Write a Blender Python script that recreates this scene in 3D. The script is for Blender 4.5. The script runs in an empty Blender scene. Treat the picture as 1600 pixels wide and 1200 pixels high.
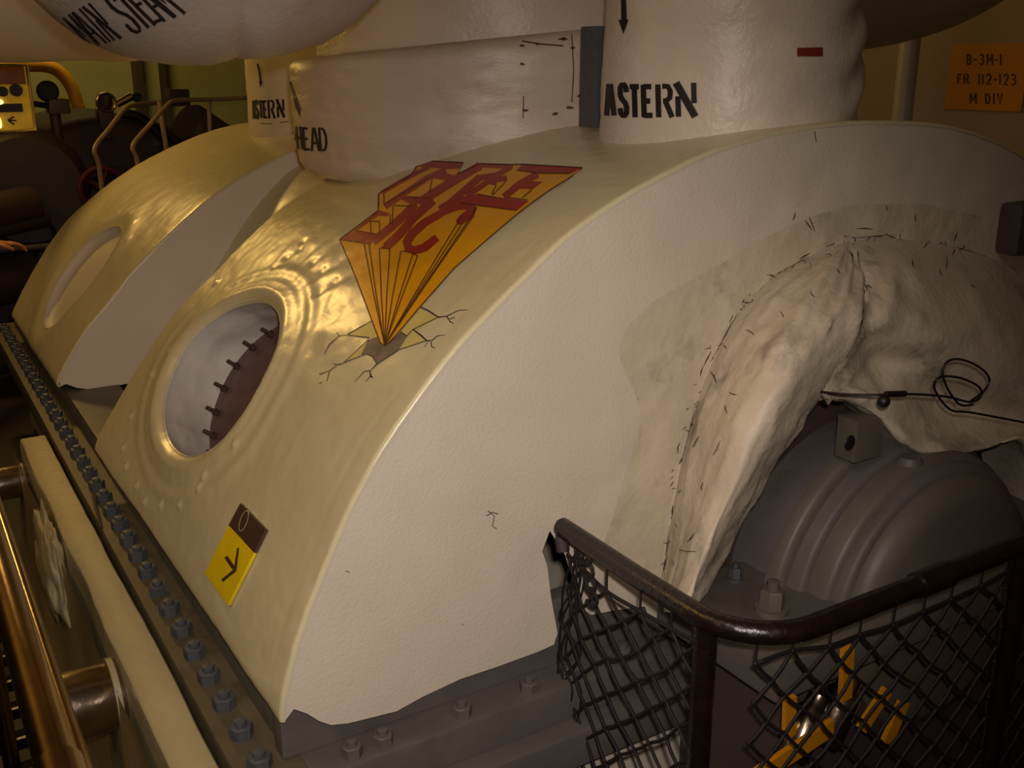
import bpy, bmesh, math, random
from mathutils import Vector, Matrix, noise
from mathutils.bvhtree import BVHTree
from mathutils.geometry import delaunay_2d_cdt
random.seed(7)
PI = math.pi
SC = bpy.context.scene
COL = SC.collection
# ------------------------------------------------------------------ camera
FOC, PITCH, YAW = 1600.0, math.radians(17.3), math.radians(31.7)
cp, sp = math.cos(PITCH), math.sin(PITCH)
FW = Vector((math.sin(YAW)*cp, math.cos(YAW)*cp, -sp))
RT = Vector((math.cos(YAW), -math.sin(YAW), 0))
UP = RT.cross(FW)
EYE = Vector((0, 0, 1.6))
cam = bpy.data.cameras.new('camera'); camo = bpy.data.objects.new('camera', cam); COL.objects.link(camo)
cam.sensor_width = 36; cam.lens = 36; cam.clip_start = 0.02
m = Matrix((RT, UP, -FW)).transposed().to_4x4(); m.translation = EYE
camo.matrix_world = m
SC.camera = camo
# ------------------------------------------------------------------ world, lights, exposure
w = bpy.data.worlds.new('world'); SC.world = w; w.use_nodes = True
w.node_tree.nodes['Background'].inputs[0].default_value = (1.0, 0.72, 0.42, 1)
w.node_tree.nodes['Background'].inputs[1].default_value = 0.02
SC.view_settings.view_transform = 'Standard'; SC.view_settings.look = 'None'
SC.view_settings.gamma = 1; SC.view_settings.exposure = -0.12; SC.view_settings.use_curve_mapping = False
def area(name, loc, target, sx, sy, watts, col):
    l = bpy.data.lights.new(name, 'AREA'); l.shape = 'RECTANGLE'; l.size = sx; l.size_y = sy
    l.energy = watts; l.color = col
    o = bpy.data.objects.new(name, l); COL.objects.link(o); o.location = loc
    o.rotation_euler = (Vector(target)-Vector(loc)).to_track_quat('-Z', 'Y').to_euler()
    return o
WARM = (1.0, 0.60, 0.15)
area('lamp_far_walkway', (0.30, 5.9, 2.40), (0.8, 2.4, 1.1), 0.36, 0.2, 17, (1.0, 0.60, 0.16))
area('lamp_left_walkway', (-1.3, 2.6, 3.1), (0.3, 2.6, 0.7), 1.6, 0.5, 17, WARM)
area('lamp_left_bulkhead', (-0.75, 3.0, 1.25), (-0.1, 3.4, 1.8), 0.3, 0.15, 2.2, (1.0, 0.52, 0.12))
area('fill_overhead_front', (-0.9, 0.0, 3.0), (0.9, 1.6, 0.9), 1.2, 0.4, 13, (1.0, 0.82, 0.68))  # unseen soft fill, added overhead to brighten the near side
area('lamp_back_bay', (1.2, 8.2, 3.0), (1.2, 9.5, 1.6), 1.2, 0.3, 16, (1.0, 0.72, 0.26))
area('lamp_right_bay', (3.0, 2.8, 3.2), (3.4, 2.6, 1.0), 0.6, 0.3, 3.2, (1.0, 0.78, 0.55))
fl = bpy.data.lights.new('camera_flash', 'SPOT'); fl.shadow_soft_size = 0.02; fl.spot_size = math.radians(76); fl.spot_blend = 1.0
fl.energy = 84; fl.color = (1.0, 0.86, 0.80)
flo = bpy.data.objects.new('camera_flash', fl); COL.objects.link(flo)
flo.location = EYE + RT*0.03 + UP*0.06
flo.rotation_euler = (Vector((0.72, 1.419, 0.95))-flo.location).to_track_quat('-Z', 'Y').to_euler()

# ------------------------------------------------------------------ helpers
def ray(px, py): return (RT*(px-800) + UP*(600-py) + FW*FOC)
def atY(px, py, Y): d = ray(px, py); return EYE + d*(Y/d.y)
def atX(px, py, X): d = ray(px, py); return EYE + d*(X/d.x)
def atZ(px, py, Z): d = ray(px, py); return EYE + d*((Z-EYE.z)/d.z)

def lin(c):
    return tuple((v/255/12.92 if v/255 <= .04045 else ((v/255+.055)/1.055)**2.4) for v in c)
MATS = {}
def mat(name, col, rough=0.5, metal=0.0, var=0.12, nscale=6.0, bump=0.2, bscale=40.0, stretch=(1, 1, 1), coat=0.0,
        dirt=None, dirt_amt=0.0, dirt_scale=3.0, emit=None, estr=0.0, spec=0.5):
    """procedural paint / metal: colour noise, stains with a shape of their own, brushed bump"""
    if name in MATS: return MATS[name]
    m = bpy.data.materials.new(name); m.use_nodes = True; nt = m.node_tree; N = nt.nodes; L = nt.links
    b = N['Principled BSDF']
    tc = N.new('ShaderNodeTexCoord'); mp = N.new('ShaderNodeMapping'); mp.inputs['Scale'].default_value = stretch
    L.new(tc.outputs['Object'], mp.inputs['Vector'])
    n1 = N.new('ShaderNodeTexNoise'); n1.inputs['Scale'].default_value = nscale; n1.inputs['Detail'].default_value = 5
    L.new(mp.outputs[0], n1.inputs['Vector'])
    r = N.new('ShaderNodeValToRGB'); L.new(n1.outputs['Fac'], r.inputs[0])
    c = lin(col) if max(col) > 1.01 else col
    r.color_ramp.elements[0].position = 0.3; r.color_ramp.elements[1].position = 0.7
    r.color_ramp.elements[0].color = tuple(v*(1-var) for v in c)+(1,)
    r.color_ramp.elements[1].color = tuple(min(1, v*(1+var)) for v in c)+(1,)
    out = r.outputs[0]
    if dirt:
        n3 = N.new('ShaderNodeTexNoise'); n3.inputs['Scale'].default_value = dirt_scale; n3.inputs['Detail'].default_value = 8
        n3.inputs['Roughness'].default_value = 0.65
        L.new(tc.outputs['Object'], n3.inputs['Vector'])
        r3 = N.new('ShaderNodeValToRGB'); L.new(n3.outputs['Fac'], r3.inputs[0])
        r3.color_ramp.elements[0].position = 0.55; r3.color_ramp.elements[1].position = 0.72
        r3.color_ramp.elements[0].color = (0, 0, 0, 1); r3.color_ramp.elements[1].color = (dirt_amt,)*3+(1,)
        mx = N.new('ShaderNodeMixRGB'); L.new(r3.outputs[0], mx.inputs[0]); L.new(out, mx.inputs[1])
        mx.inputs[2].default_value = lin(dirt)+(1,); out = mx.outputs[0]
    L.new(out, b.inputs['Base Color'])
    b.inputs['Metallic'].default_value = metal; b.inputs['Roughness'].default_value = rough
    b.inputs['Specular IOR Level'].default_value = spec
    b.inputs['Coat Weight'].default_value = coat; b.inputs['Coat Roughness'].default_value = 0.15
    if bump > 0:
        n2 = N.new('ShaderNodeTexNoise'); n2.inputs['Scale'].default_value = bscale; n2.inputs['Detail'].default_value = 4
        L.new(mp.outputs[0], n2.inputs['Vector'])
        bp = N.new('ShaderNodeBump'); bp.inputs['Strength'].default_value = bump; bp.inputs['Distance'].default_value = 0.004
        L.new(n2.outputs['Fac'], bp.inputs['Height']); L.new(bp.outputs[0], b.inputs['Normal'])
    if emit:
        b.inputs['Emission Color'].default_value = lin(emit)+(1,); b.inputs['Emission Strength'].default_value = estr
    MATS[name] = m
    return m

M_SHELL = mat('glossy_cream_lagging_paint', (206, 196, 158), 0.30, var=0.05, nscale=5, bump=0.22, bscale=30, stretch=(1, .35, 1), spec=0.6)
M_FACE = mat('matt_cream_lagging_paint', (214, 203, 182), 0.55, var=0.04, nscale=7, bump=0.25, bscale=160)
M_CLOTH = mat('painted_cloth_lagging', (205, 192, 168), 0.5, var=0.10, nscale=9, bump=0.5, bscale=60, dirt=(96, 84, 72), dirt_amt=.75, dirt_scale=7)
M_PIPE = mat('white_pipe_lagging', (206, 194, 176), 0.40, var=0.05, nscale=5, bump=0.35, bscale=90, spec=0.6)
M_MS = mat('shade_darkened_pipe_lagging', (172, 160, 150), 0.42, var=0.07, nscale=4, bump=0.4, bscale=80, spec=0.6)  # lagging darkened so its colour carries the dimmer light on this pipe
M_DUCT = mat('grubby_pipe_lagging', (196, 182, 164), 0.42, var=0.07, nscale=4, bump=0.35, bscale=60, stretch=(1, 1, 3), dirt=(120, 100, 84), dirt_amt=.35, dirt_scale=5, spec=0.6)
M_LINING = mat('white_port_lining', (204, 198, 186), 0.6, var=0.08, nscale=14, bump=0.6, bscale=30)
M_FLG = mat('brown_grey_flange_paint', (92, 82, 62), 0.55, var=0.15, nscale=9, bump=0.35, bscale=30, dirt=(52, 42, 30), dirt_amt=.7, dirt_scale=5)
M_GREY = mat('grey_machinery_paint', (94, 88, 82), 0.55, var=0.10, nscale=8, bump=0.35, bscale=30, dirt=(74, 60, 42), dirt_amt=.6, dirt_scale=6)
M_GREY2 = mat('light_grey_machinery_paint', (98, 91, 80), 0.5, var=0.08, nscale=6, bump=0.3, bscale=25, dirt=(84, 74, 58), dirt_amt=.5, dirt_scale=5)
M_BLUEGREY = mat('blue_grey_bolt_paint', (76, 78, 80), 0.5, var=0.15, nscale=60, bump=0.3, bscale=80)
M_DKGREY = mat('dark_plum_grey_paint', (74, 60, 58), 0.5, var=0.12, nscale=5, bump=0.3, bscale=30)
M_BROWN = mat('rust_brown_stud', (66, 42, 32), 0.55, var=0.2, nscale=40, bump=0.4, bscale=90)
M_PLUM = mat('plum_cover_plate', (92, 66, 64), 0.5, var=0.25, nscale=18, bump=0.4, bscale=60)
M_RAIL = mat('dark_brown_rail', (25, 14, 13), 0.30, var=0.35, nscale=30, bump=0.5, bscale=70, spec=0.7)
M_NET = mat('tarred_net_cord', (17, 11, 11), 0.7, var=0.25, nscale=60, bump=0.3, bscale=200)
M_BEAM = mat('cream_beam_paint', (178, 166, 126), 0.5, var=0.07, nscale=6, bump=0.35, bscale=50)
M_TAN = mat('tan_side_lagging', (150, 130, 92), 0.5, var=0.12, nscale=4, bump=0.3, bscale=40)
M_BRASS = mat('tarnished_brass', (150, 124, 88), 0.24, metal=1.0, var=0.25, nscale=12, bump=0.1, bscale=50)
M_CHROME = mat('polished_steel', (176, 160, 140), 0.22, metal=1.0, var=0.15, nscale=20, bump=0.15, bscale=60)
M_YEL = mat('sign_yellow', (226, 196, 8), 0.45, var=0.03, nscale=10, bump=0.05)
M_SBROWN = mat('sign_brown', (70, 50, 36), 0.5, var=0.04, bump=0.05)
M_INK = mat('stencil_black', (26, 18, 20), 0.6, var=0.2, nscale=90, bump=0.1)
M_RED = mat('emblem_red', (158, 34, 26), 0.45, var=0.10, nscale=20, bump=0.2)
M_GOLD = mat('emblem_amber', (228, 160, 8), 0.42, var=0.07, nscale=14, bump=0.2)
M_LINE = mat('emblem_line', (74, 38, 20), 0.6, var=0.2, nscale=50, bump=0.1)
M_CRACK = mat('emblem_grey', (118, 104, 92), 0.6, var=0.25, nscale=30, bump=0.1)
M_PALEY = mat('emblem_pale_yellow', (206, 190, 116), 0.5, var=0.05, nscale=20, bump=0.1)
M_ORANGE = mat('placard_orange', (216, 136, 8), 0.5, var=0.05, nscale=20, bump=0.05)
M_REDTAG = mat('red_tag', (120, 40, 28), 0.5, var=0.1, bump=0.05)
M_WALL = mat('beige_bulkhead', (168, 148, 122), 0.5, var=0.04, nscale=3, bump=0.15, bscale=20)
M_WALLY = mat('yellow_green_bulkhead', (170, 168, 112), 0.5, var=0.08, nscale=2, bump=0.15, bscale=12)
M_FLOOR = mat('dark_deck', (38, 28, 24), 0.6, var=0.2, nscale=5, bump=0.3, bscale=40)
M_MACH = mat('dark_machine_paint', (62, 48, 46), 0.5, var=0.2, nscale=3, bump=0.3, bscale=20)
M_BLACK = mat('black_rubber', (22, 16, 16), 0.5, var=0.2, bump=0.2)
M_YPIPE = mat('yellow_pipe', (226, 160, 16), 0.4, var=0.08, bump=0.1)
M_YTOOL = mat('yellow_steel', (196, 130, 10), 0.4, var=0.1, nscale=15, bump=0.2)
M_REDW = mat('red_wheel', (84, 14, 12), 0.5, var=0.15, bump=0.1)
M_SKIN = mat('skin', (206, 140, 100), 0.5, var=0.05, nscale=30, bump=0.1, bscale=150)
M_SHIRT = mat('pale_shirt', (150, 144, 130), 0.8, var=0.1, nscale=20, bump=0.3, bscale=150)
M_TROUS = mat('dark_trousers', (34, 34, 40), 0.8, var=0.1, nscale=20, bump=0.3, bscale=150)
M_HAIR = mat('dark_hair', (40, 28, 20), 0.6, var=0.2, nscale=60, bump=0.5, bscale=120)
M_TUBE = mat('grey_tube_paint', (150, 128, 104), 0.4, var=0.1, bump=0.1)
M_AMBERGLOW = mat('amber_glass_added_glow', (230, 190, 60), 0.25, var=0.3, nscale=14, bump=0.1, emit=(240, 190, 30), estr=0.09)  # weak glow added in place of light falling on the glass
M_GLINT = mat('lamp_reflection_glow', (255, 240, 190), 0.3, var=0.02, bump=0, emit=(255, 236, 150), estr=1.6)  # glow painted in for bright spots of reflected lamplight

def mesh_obj(name, V, F, m, parent=None, smooth=True):
    me = bpy.data.meshes.new(name); me.from_pydata([tuple(v) for v in V], [], F)
    bm = bmesh.new(); bm.from_mesh(me); bmesh.ops.recalc_face_normals(bm, faces=bm.faces[:]); bm.to_mesh(me); bm.free()
    me.update()
    if smooth:
        me.polygons.foreach_set('use_smooth', [True]*len(me.polygons))
        if smooth == 'auto': me.set_sharp_from_angle(angle=math.radians(40))
    me.materials.append(m)
    o = bpy.data.objects.new(name, me); COL.objects.link(o)
    if parent: o.parent = parent
    return o
def thing(name, label, cat, group=None, loc=None):
    o = bpy.data.objects.new(name, None); COL.objects.link(o); o['label'] = label; o['category'] = cat
    o.empty_display_size = 0.05
    if group: o['group'] = group
    return o
def tag(o, label, cat, group=None):
    o['label'] = label; o['category'] = cat
    if group: o['group'] = group
    return o
def struct(o): o['kind'] = 'structure'; return o
class MB:
    def __init__(s): s.V = []; s.F = []
    def add(s, V, F):
        b = len(s.V); s.V += [Vector(v) for v in V]; s.F += [tuple(b+i for i in f) for f in F]; return s
    def box(s, x0, x1, y0, y1, z0, z1, bev=0.0, M=None):
        bm = bmesh.new(); bmesh.ops.create_cube(bm, size=1)
        for v in bm.verts: v.co = Vector(((x0+x1)/2+v.co.x*(x1-x0), (y0+y1)/2+v.co.y*(y1-y0), (z0+z1)/2+v.co.z*(z1-z0)))
        if bev > 0: bmesh.ops.bevel(bm, geom=bm.edges[:], offset=bev, segments=2, profile=0.7, affect='EDGES')
        bm.verts.index_update(); V = [(M @ v.co if M else v.co.copy()) for v in bm.verts]; F = [tuple(v.index for v in f.verts) for f in bm.faces]
        bm.free(); return s.add(V, F)
    def tube(s, pts, r, n=10, caps=True, closed=False):
        pts = [Vector(p) for p in pts]; k = len(pts)
        rr = r if isinstance(r, (list, tuple)) else [r]*k
        V = []; F = []; prev = None
        for i, p in enumerate(pts):
            if closed: t = (pts[(i+1) % k]-pts[i-1]).normalized()
            else: t = (pts[min(i+1, k-1)]-pts[max(i-1, 0)]).normalized()
            if prev is None:
                a = Vector((0, 0, 1)) if abs(t.z) < .9 else Vector((1, 0, 0)); u = t.cross(a).normalized()
            else: u = (prev - t*prev.dot(t)).normalized()
            prev = u; v = t.cross(u)
            for j in range(n):
                a = 2*PI*j/n; V.append(p + (u*math.cos(a)+v*math.sin(a))*rr[i])
        for i in range(k if closed else k-1):
            i2 = (i+1) % k
            for j in range(n):
                j2 = (j+1) % n; F.append((i*n+j, i*n+j2, i2*n+j2, i2*n+j))
        if caps and not closed: F += [tuple(range(n))[::-1], tuple((k-1)*n+j for j in range(n))]
        return s.add(V, F)
    def lathe(s, prof, c, ax, n=32, a0=0, a1=2*PI):
        """prof: (radius, height along axis)"""
        c = Vector(c); ax = Vector(ax).normalized(); h = Vector((0, 0, 1)) if abs(ax.z) < .9 else Vector((1, 0, 0))
        u = ax.cross(h).normalized(); v = ax.cross(u); full = abs(a1-a0-2*PI) < 1e-6; k = n if full else n+1
        V = []; F = []
        for (r, z) in prof:
            for j in range(k):
                a = a0+(a1-a0)*j/n; V.append(c+ax*z+(u*math.cos(a)+v*math.sin(a))*max(r, 1e-5))
        for i in range(len(prof)-1):
            for j in range(n):
                j2 = (j+1) % k; F.append((i*k+j, i*k+j2, (i+1)*k+j2, (i+1)*k+j))
        return s.add(V, F)
    def ball(s, c, r, n=10, sc=(1, 1, 1)):
        pr = []; c = Vector(c); V = []; F = []
        for i in range(n+1):
            th = PI*i/n
            for j in range(n*2):
                a = PI*j/n; V.append(c+Vector((math.sin(th)*math.cos(a)*r*sc[0], math.sin(th)*math.sin(a)*r*sc[1], math.cos(th)*r*sc[2])))
        for i in range(n):
            for j in range(n*2):
                j2 = (j+1) % (n*2); F.append((i*n*2+j, i*n*2+j2, (i+1)*n*2+j2, (i+1)*n*2+j))
        return s.add(V, F)
    def build(s, name, m, parent=None, smooth='auto'): return mesh_obj(name, s.V, s.F, m, parent, smooth)
def catmull(P, sub=8, closed=False):
    P = [Vector(p) for p in P]; out = []; n = len(P)
    for i in range(n if closed else n-1):
        if closed: a, b, c, d = P[i-1], P[i], P[(i+1) % n], P[(i+2) % n]
        else: a, b, c, d = P[max(i-1, 0)], P[i], P[i+1], P[min(i+2, n-1)]
        for k in range(sub):
            t = k/sub; out.append(0.5*((2*b)+(c-a)*t+(2*a-5*b+4*c-d)*t*t+(3*b-a-3*c+d)*t**3))
    if not closed: out.append(P[-1])
    return out
def fbm(p, s, seed=0.0, o=4): return noise.fractal(Vector(p)*s+Vector((seed, seed*1.7, -seed)), 0.9, 2.0, o)
def hexbolt(mb, c, ax, r, h, washer=True):
    ax = Vector(ax).normalized(); c = Vector(c)
    if washer: mb.lathe([(0, 0), (r*1.35, 0), (r*1.35, h*.2), (0, h*.2)], c, ax, 14)
    mb.lathe([(0, 0), (r, 0), (r, h*.9), (r*.85, h), (0, h)], c, ax, 6)
    mb.lathe([(r*.5, h*.9), (r*.5, h*1.35), (0, h*1.4)], c, ax, 10)
def bvh_of(*objs):
    V = []; F = []
    for o in objs:
        b = len(V); V += [v.co.copy() for v in o.data.vertices]; F += [tuple(b+i for i in p.vertices) for p in o.data.polygons]
    return BVHTree.FromPolygons(V, F)
def hit(b, px, py):
    d = ray(px, py).normalized(); h = b.ray_cast(EYE, d)
    if h[0] is None: return None
    n = h[1] if h[1].dot(d) < 0 else -h[1]
    return h[0], n
def decal(name, polys, b, m, parent, off=0.0010, step=4.0):
    """painted shapes laid on a real surface"""
    V = []; F = []
    for P in polys:
        P2 = []
        for i in range(len(P)):
            a = Vector(P[i]); c = Vector(P[(i+1) % len(P)]); k = max(1, int((c-a).length/step))
            for j in range(k): P2.append(a+(c-a)*(j/k))
        xs = [p.x for p in P2]; ys = [p.y for p in P2]; n = len(P2)
        pts = list(P2); y = min(ys)+step/2
        while y < max(ys):
            x = min(xs)+step/2
            while x < max(xs):
                ins = False
                for i in range(n):
                    a, c = P2[i], P2[(i+1) % n]
                    if (a.y > y) != (c.y > y) and x < (c.x-a.x)*(y-a.y)/(c.y-a.y)+a.x: ins = not ins
                if ins: pts.append(Vector((x, y)))
                x += step
            y += step
        r = delaunay_2d_cdt(pts, [], [list(range(n))], 1, 1e-4)
        idx = []
        for p in r[0]:
            h = hit(b, p.x, p.y)
            if h is None: idx.append(None)
            else: V.append(h[0]+h[1]*off); idx.append(len(V)-1)
        for f in r[2]:
            q = [idx[i] for i in f]
            if None in q: continue
            if max((V[q[i]]-V[q[i-1]]).length for i in range(len(q))) > 0.08: continue
            F.append(tuple(q))
    return mesh_obj(name, V, F, m, parent, True)
def stroke(pts, wd):
    """polyline -> list of quads (2d)"""
    out = []; pts = [Vector(p) for p in pts]; n = len(pts)
    ws = wd if isinstance(wd, (list, tuple)) else [wd]*n
    L = []; R_ = []
    for i in range(n):
        t = (pts[min(i+1, n-1)]-pts[max(i-1, 0)]).normalized(); q = Vector((-t.y, t.x))
        L.append(pts[i]+q*ws[i]/2); R_.append(pts[i]-q*ws[i]/2)
    for i in range(n-1): out.append([L[i], L[i+1], R_[i+1], R_[i]])
    return out
G = {  # stencil letters: strokes in a unit box, y down
 'A': [[(.02, 1), (.42, 0)], [(.98, 1), (.58, 0)], [(.28, .66), (.72, .66)]],
 'S': [[(.92, .24), (.86, .08), (.62, 0), (.38, 0), (.14, .1), (.12, .32), (.3, .46), (.72, .58), (.9, .72), (.86, .92), (.62, 1), (.38, 1), (.12, .92), (.06, .76)]],
 'T': [[(0, .06), (1, .06)], [(.5, .06), (.5, 1)]],
 'E': [[(.12, 0), (.12, 1)], [(.12, .06), (.95, .06)], [(.12, .5), (.8, .5)], [(.12, .94), (1, .94)]],
 'R': [[(.1, 0), (.1, 1)], [(.38, .05), (.74, .06), (.88, .2), (.84, .4), (.6, .5), (.4, .5)], [(.56, .52), (.95, 1)]],
 'N': [[(.1, .4), (.1, 1)], [(.02, 0), (.96, 1)], [(.92, 0), (.92, .6)]],
 'H': [[(.1, 0), (.1, 1)], [(.9, 0), (.9, 1)], [(.1, .5), (.9, .5)]],
 'D': [[(.1, 0), (.1, 1)], [(.34, .03), (.7, .1), (.92, .35), (.92, .66), (.7, .92), (.34, .97)]],
 'M': [[(.06, 1), (.06, 0)], [(.06, 0), (.5, .7), (.94, 0)], [(.94, 0), (.94, 1)]],
 'I': [[(.5, 0), (.5, 1)]], '1': [[(.5, 0), (.5, 1)]], '-': [[(.1, .52), (.9, .52)]],
 'B': [[(.12, 0), (.12, 1)], [(.12, .04), (.7, .05), (.86, .2), (.8, .42), (.5, .48)], [(.5, .52), (.84, .6), (.9, .82), (.7, .96), (.12, .97)]],
 'F': [[(.12, 0), (.12, 1)], [(.12, .06), (.95, .06)], [(.12, .5), (.8, .5)]],
 'V': [[(.05, 0), (.5, 1), (.95, 0)]],
 '2': [[(.1, .25), (.2, .06), (.6, 0), (.88, .14), (.86, .38), (.5, .64), (.12, .95), (.95, .95)]],
 '3': [[(.1, .1), (.5, 0), (.86, .14), (.82, .38), (.45, .48), (.86, .6), (.88, .86), (.5, 1), (.1, .9)]],
}
def letters(specs, wpx):
    """specs: (char, TL, TR, BR, BL) in picture points -> polygons"""
    out = []
    for ch, a, b, c, d in specs:
        a, b, c, d = map(Vector, (a, b, c, d))
        for s in G[ch]:
            pts = [(a.lerp(b, u)).lerp(d.lerp(c, u), v) for u, v in s]
            out += stroke(pts, wpx*1.35 if ch == 'N' and s[0] == (.02, 0) else wpx)
    return out

def put_letters(specs, wpx, b, m, parent, off=.0015, step=3):
    for sp in specs: decal('letter', letters([sp], wpx), b, m, parent, off, step)
# ------------------------------------------------------------------ the setting
def setbox(name, x0, x1, y0, y1, z0, z1, m):
    return struct(MB().box(x0, x1, y0, y1, z0, z1).build(name, m, smooth=False))
setbox('floor', -3, 4.2, -2, 10, -0.12, -0.02, M_FLOOR)
setbox('ceiling', -3, 4.2, -2, 10, 3.7, 3.8, M_WALL)
setbox('wall_right', 4.2, 4.3, -2, 10, -0.1, 3.7, M_WALL)
setbox('wall_left', -3.1, -3, -2, 10, -0.1, 3.7, M_MACH)
setbox('wall_back', -3, 4.2, 10, 10.1, -0.1, 3.7, M_WALLY)
setbox('wall_front', -3, 4.2, -2.1, -2, -0.1, 3.7, M_WALL)

# ------------------------------------------------------------------ turbine casings
P1 = [(.432, .57), (.432, .60), (.464, .705), (.514, .817), (.581, .941), (.647, 1.032), (.754, 1.15), (.901, 1.266), (1.004, 1.338), (1.138, 1.400), (1.282, 1.448), (1.438, 1.479), (1.57, 1.491), (1.70, 1.494)]
P3 = [(.418, .57), (.42, .60), (.521, .751), (.645, .908), (.719, .979), (.79, 1.04), (.87, 1.108), (.977, 1.192), (1.119, 1.272), (1.26, 1.34), (1.40, 1.39), (1.54, 1.42), (1.70, 1.43)]
P2 = [(.428, .565), (.43, .60), (.52, .735), (.62, .84), (.72, .945), (.83, 1.042), (.93, 1.12), (1.03, 1.185), (1.16, 1.252), (1.306, 1.31), (1.50, 1.352), (1.70, 1.365)]
P2b = [(.428, .565), (.43, .60), (.55, .79), (.676, .949), (.79, 1.045), (.905, 1.126), (1.06, 1.21), (1.252, 1.29), (1.42, 1.335), (1.55, 1.352), (1.70, 1.36)]
PD = [(.70, .47), (.78, .56), (.889, .739), (.97, .885), (1.06, 1.01), (1.15, 1.118), (1.226, 1.19), (1.307, 1.25), (1.45, 1.31), (1.58, 1.33), (1.70, 1.335)]
def curve_fn(P):
    Q = [Vector((x, z)) for x, z in P]; Q += [Vector((3.4-x, z)) for x, z in P[-2::-1]]
    C = catmull([(q.x, q.y, 0) for q in Q], 14)
    S = [0]
    for i in range(1, len(C)): S.append(S[-1]+(C[i]-C[i-1]).length)
    T = S[-1]
    def f(a):
        t = min(max(a, 0), 1)*T; lo, hi = 0, len(S)-1
        while hi-lo > 1:
            m_ = (lo+hi)//2
            if S[m_] <= t: lo = m_
            else: hi = m_
        k = (t-S[lo])/(S[hi]-S[lo]) if S[hi] > S[lo] else 0
        return C[lo].lerp(C[hi], k)
    return f, T
class Shell:
    def __init__(s, Pa, Pb, y0, y1):
        s.fa, s.T = curve_fn(Pa); s.fb, _ = curve_fn(Pb); s.y0, s.y1 = y0, y1
    def p(s, u, y):   # u: metres along the profile
        a = u/s.T; k = (y-s.y0)/(s.y1-s.y0); q = s.fa(a).lerp(s.fb(a), k); return Vector((q.x, y, q.y))
    def n(s, u, y):
        e = .004; t = s.p(min(u+e, s.T), y)-s.p(max(u-e, 0), y); v = s.p(u, y+e)-s.p(u, y-e); n_ = v.cross(t).normalized()
        return n_ if n_.z > -0.2 and (n_.x < 0 or u > s.T*.4) else (-n_)
    def inv(s, q):
        best = min(range(400), key=lambda i: (s.p(s.T*i/399, q.y)-q).length_squared); return s.T*best/399
def build_shell(S, hole, disp, name, m, parent, ds=.0085, dy=.0085, round_front=.008):
    (hy, hu, ry, ru) = hole if hole else (0, -9, .01, .01)
    nu = int(S.T/ds); ys = []; y = S.y0
    for k in range(6): ys.append(S.y0+round_front*(1-math.cos(k/6*PI/2)))
    ny = int((S.y1-S.y0-round_front)/dy)
    ys += [S.y0+round_front+(S.y1-S.y0-round_front)*k/ny for k in range(ny+1)]
    us = [S.T*i/nu for i in range(nu+1)]
    ell = lambda u, y: math.hypot((y-hy)/ry, (u-hu)/ru)
    W = len(ys); UV = [[u, y] for u in us for y in ys]; keep = []; tk = set(); td = set()
    for i in range(nu):
        for j in range(W-1):
            q = (i*W+j, i*W+j+1, (i+1)*W+j+1, (i+1)*W+j)
            cu = (us[i]+us[i+1])/2; cy = (ys[j]+ys[j+1])/2
            if ell(cu, cy) < 1: td.update(q)
            else: keep.append(q); tk.update(q)
    for k in tk & td:
        u, y = UV[k]; e = ell(u, y); UV[k] = [hu+(u-hu)/e, hy+(y-hy)/e]
    V = []; used = {}; F = []
    for q in keep:
        f = []
        for k in q:
            if k not in used:
                u, y = UV[k]; n_ = S.n(u, y); d = disp(u, y, ell(u, y))
                dy_ = y-S.y0
                if dy_ < round_front: d -= round_front-math.sqrt(max(0, round_front**2-(round_front-dy_)**2))
                used[k] = len(V); V.append(S.p(u, y)+n_*d)
            f.append(used[k])
        F.append(tuple(f))
    return mesh_obj(name, V, F, m, parent, True)
def face_mesh(name, outline, Y, m, parent, step=.03, amp=.0015, thick=0.0, seed=3.0, extra=None):
    """vertical lagged end face at plane Y, outline in (x, z)"""
    n = len(outline); pts = [Vector(p) for p in outline]; xs = [p.x for p in pts]; zs = [p.y for p in pts]
    y = min(zs)+step/2
    while y < max(zs):
        x = min(xs)+step/2
        while x < max(xs):
            ins = False
            for i in range(n):
                a, c = outline[i], outline[(i+1) % n]
                if (a[1] > y) != (c[1] > y) and x < (c[0]-a[0])*(y-a[1])/(c[1]-a[1])+a[0]: ins = not ins
            if ins: pts.append(Vector((x+random.uniform(-.2, .2)*step, y+random.uniform(-.2, .2)*step)))
            x += step
        y += step
    r = delaunay_2d_cdt(pts, [], [list(range(n))], 1, 1e-5)
    V = []
    for p in r[0]:
        d = amp*fbm((p.x, 0, p.y), 5, seed)
        if extra: d += extra(p.x, p.y)
        V.append(Vector((p.x, Y-d, p.y)))
    F = [tuple(f) for f in r[2]]
    return mesh_obj(name, V, F, m, parent, True)

cas = thing('turbine_casing', 'big cream painted arched turbine casing in the foreground with a painted emblem', 'turbine casing')
S1 = Shell(P1, P3, 1.419, 2.881)
g1 = []; 
plainV = []; plainF = []
for i in range(101):
    for j in range(31): plainV.append(S1.p(S1.T*i/100, 1.419+1.462*j/30))
for i in range(100):
    for j in range(30): a = i*31+j; plainF.append((a, a+1, a+32, a+31))
BV = BVHTree.FromPolygons(plainV, plainF)
def uv(px, py):
    h = hit(BV, px, py); return (h[0].y, S1.inv(h[0]))
hp = [uv(*p) for p in [(400, 465), (447, 500), (435, 545), (395, 615), (345, 675), (285, 708), (250, 680), (245, 640), (265, 580), (310, 510), (355, 475)]]
hy = (min(p[0] for p in hp)+max(p[0] for p in hp))/2; hu = (min(p[1] for p in hp)+max(p[1] for p in hp))/2
ry = (max(p[0] for p in hp)-min(p[0] for p in hp))/2; ru = (max(p[1] for p in hp)-min(p[1] for p in hp))/2
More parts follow.
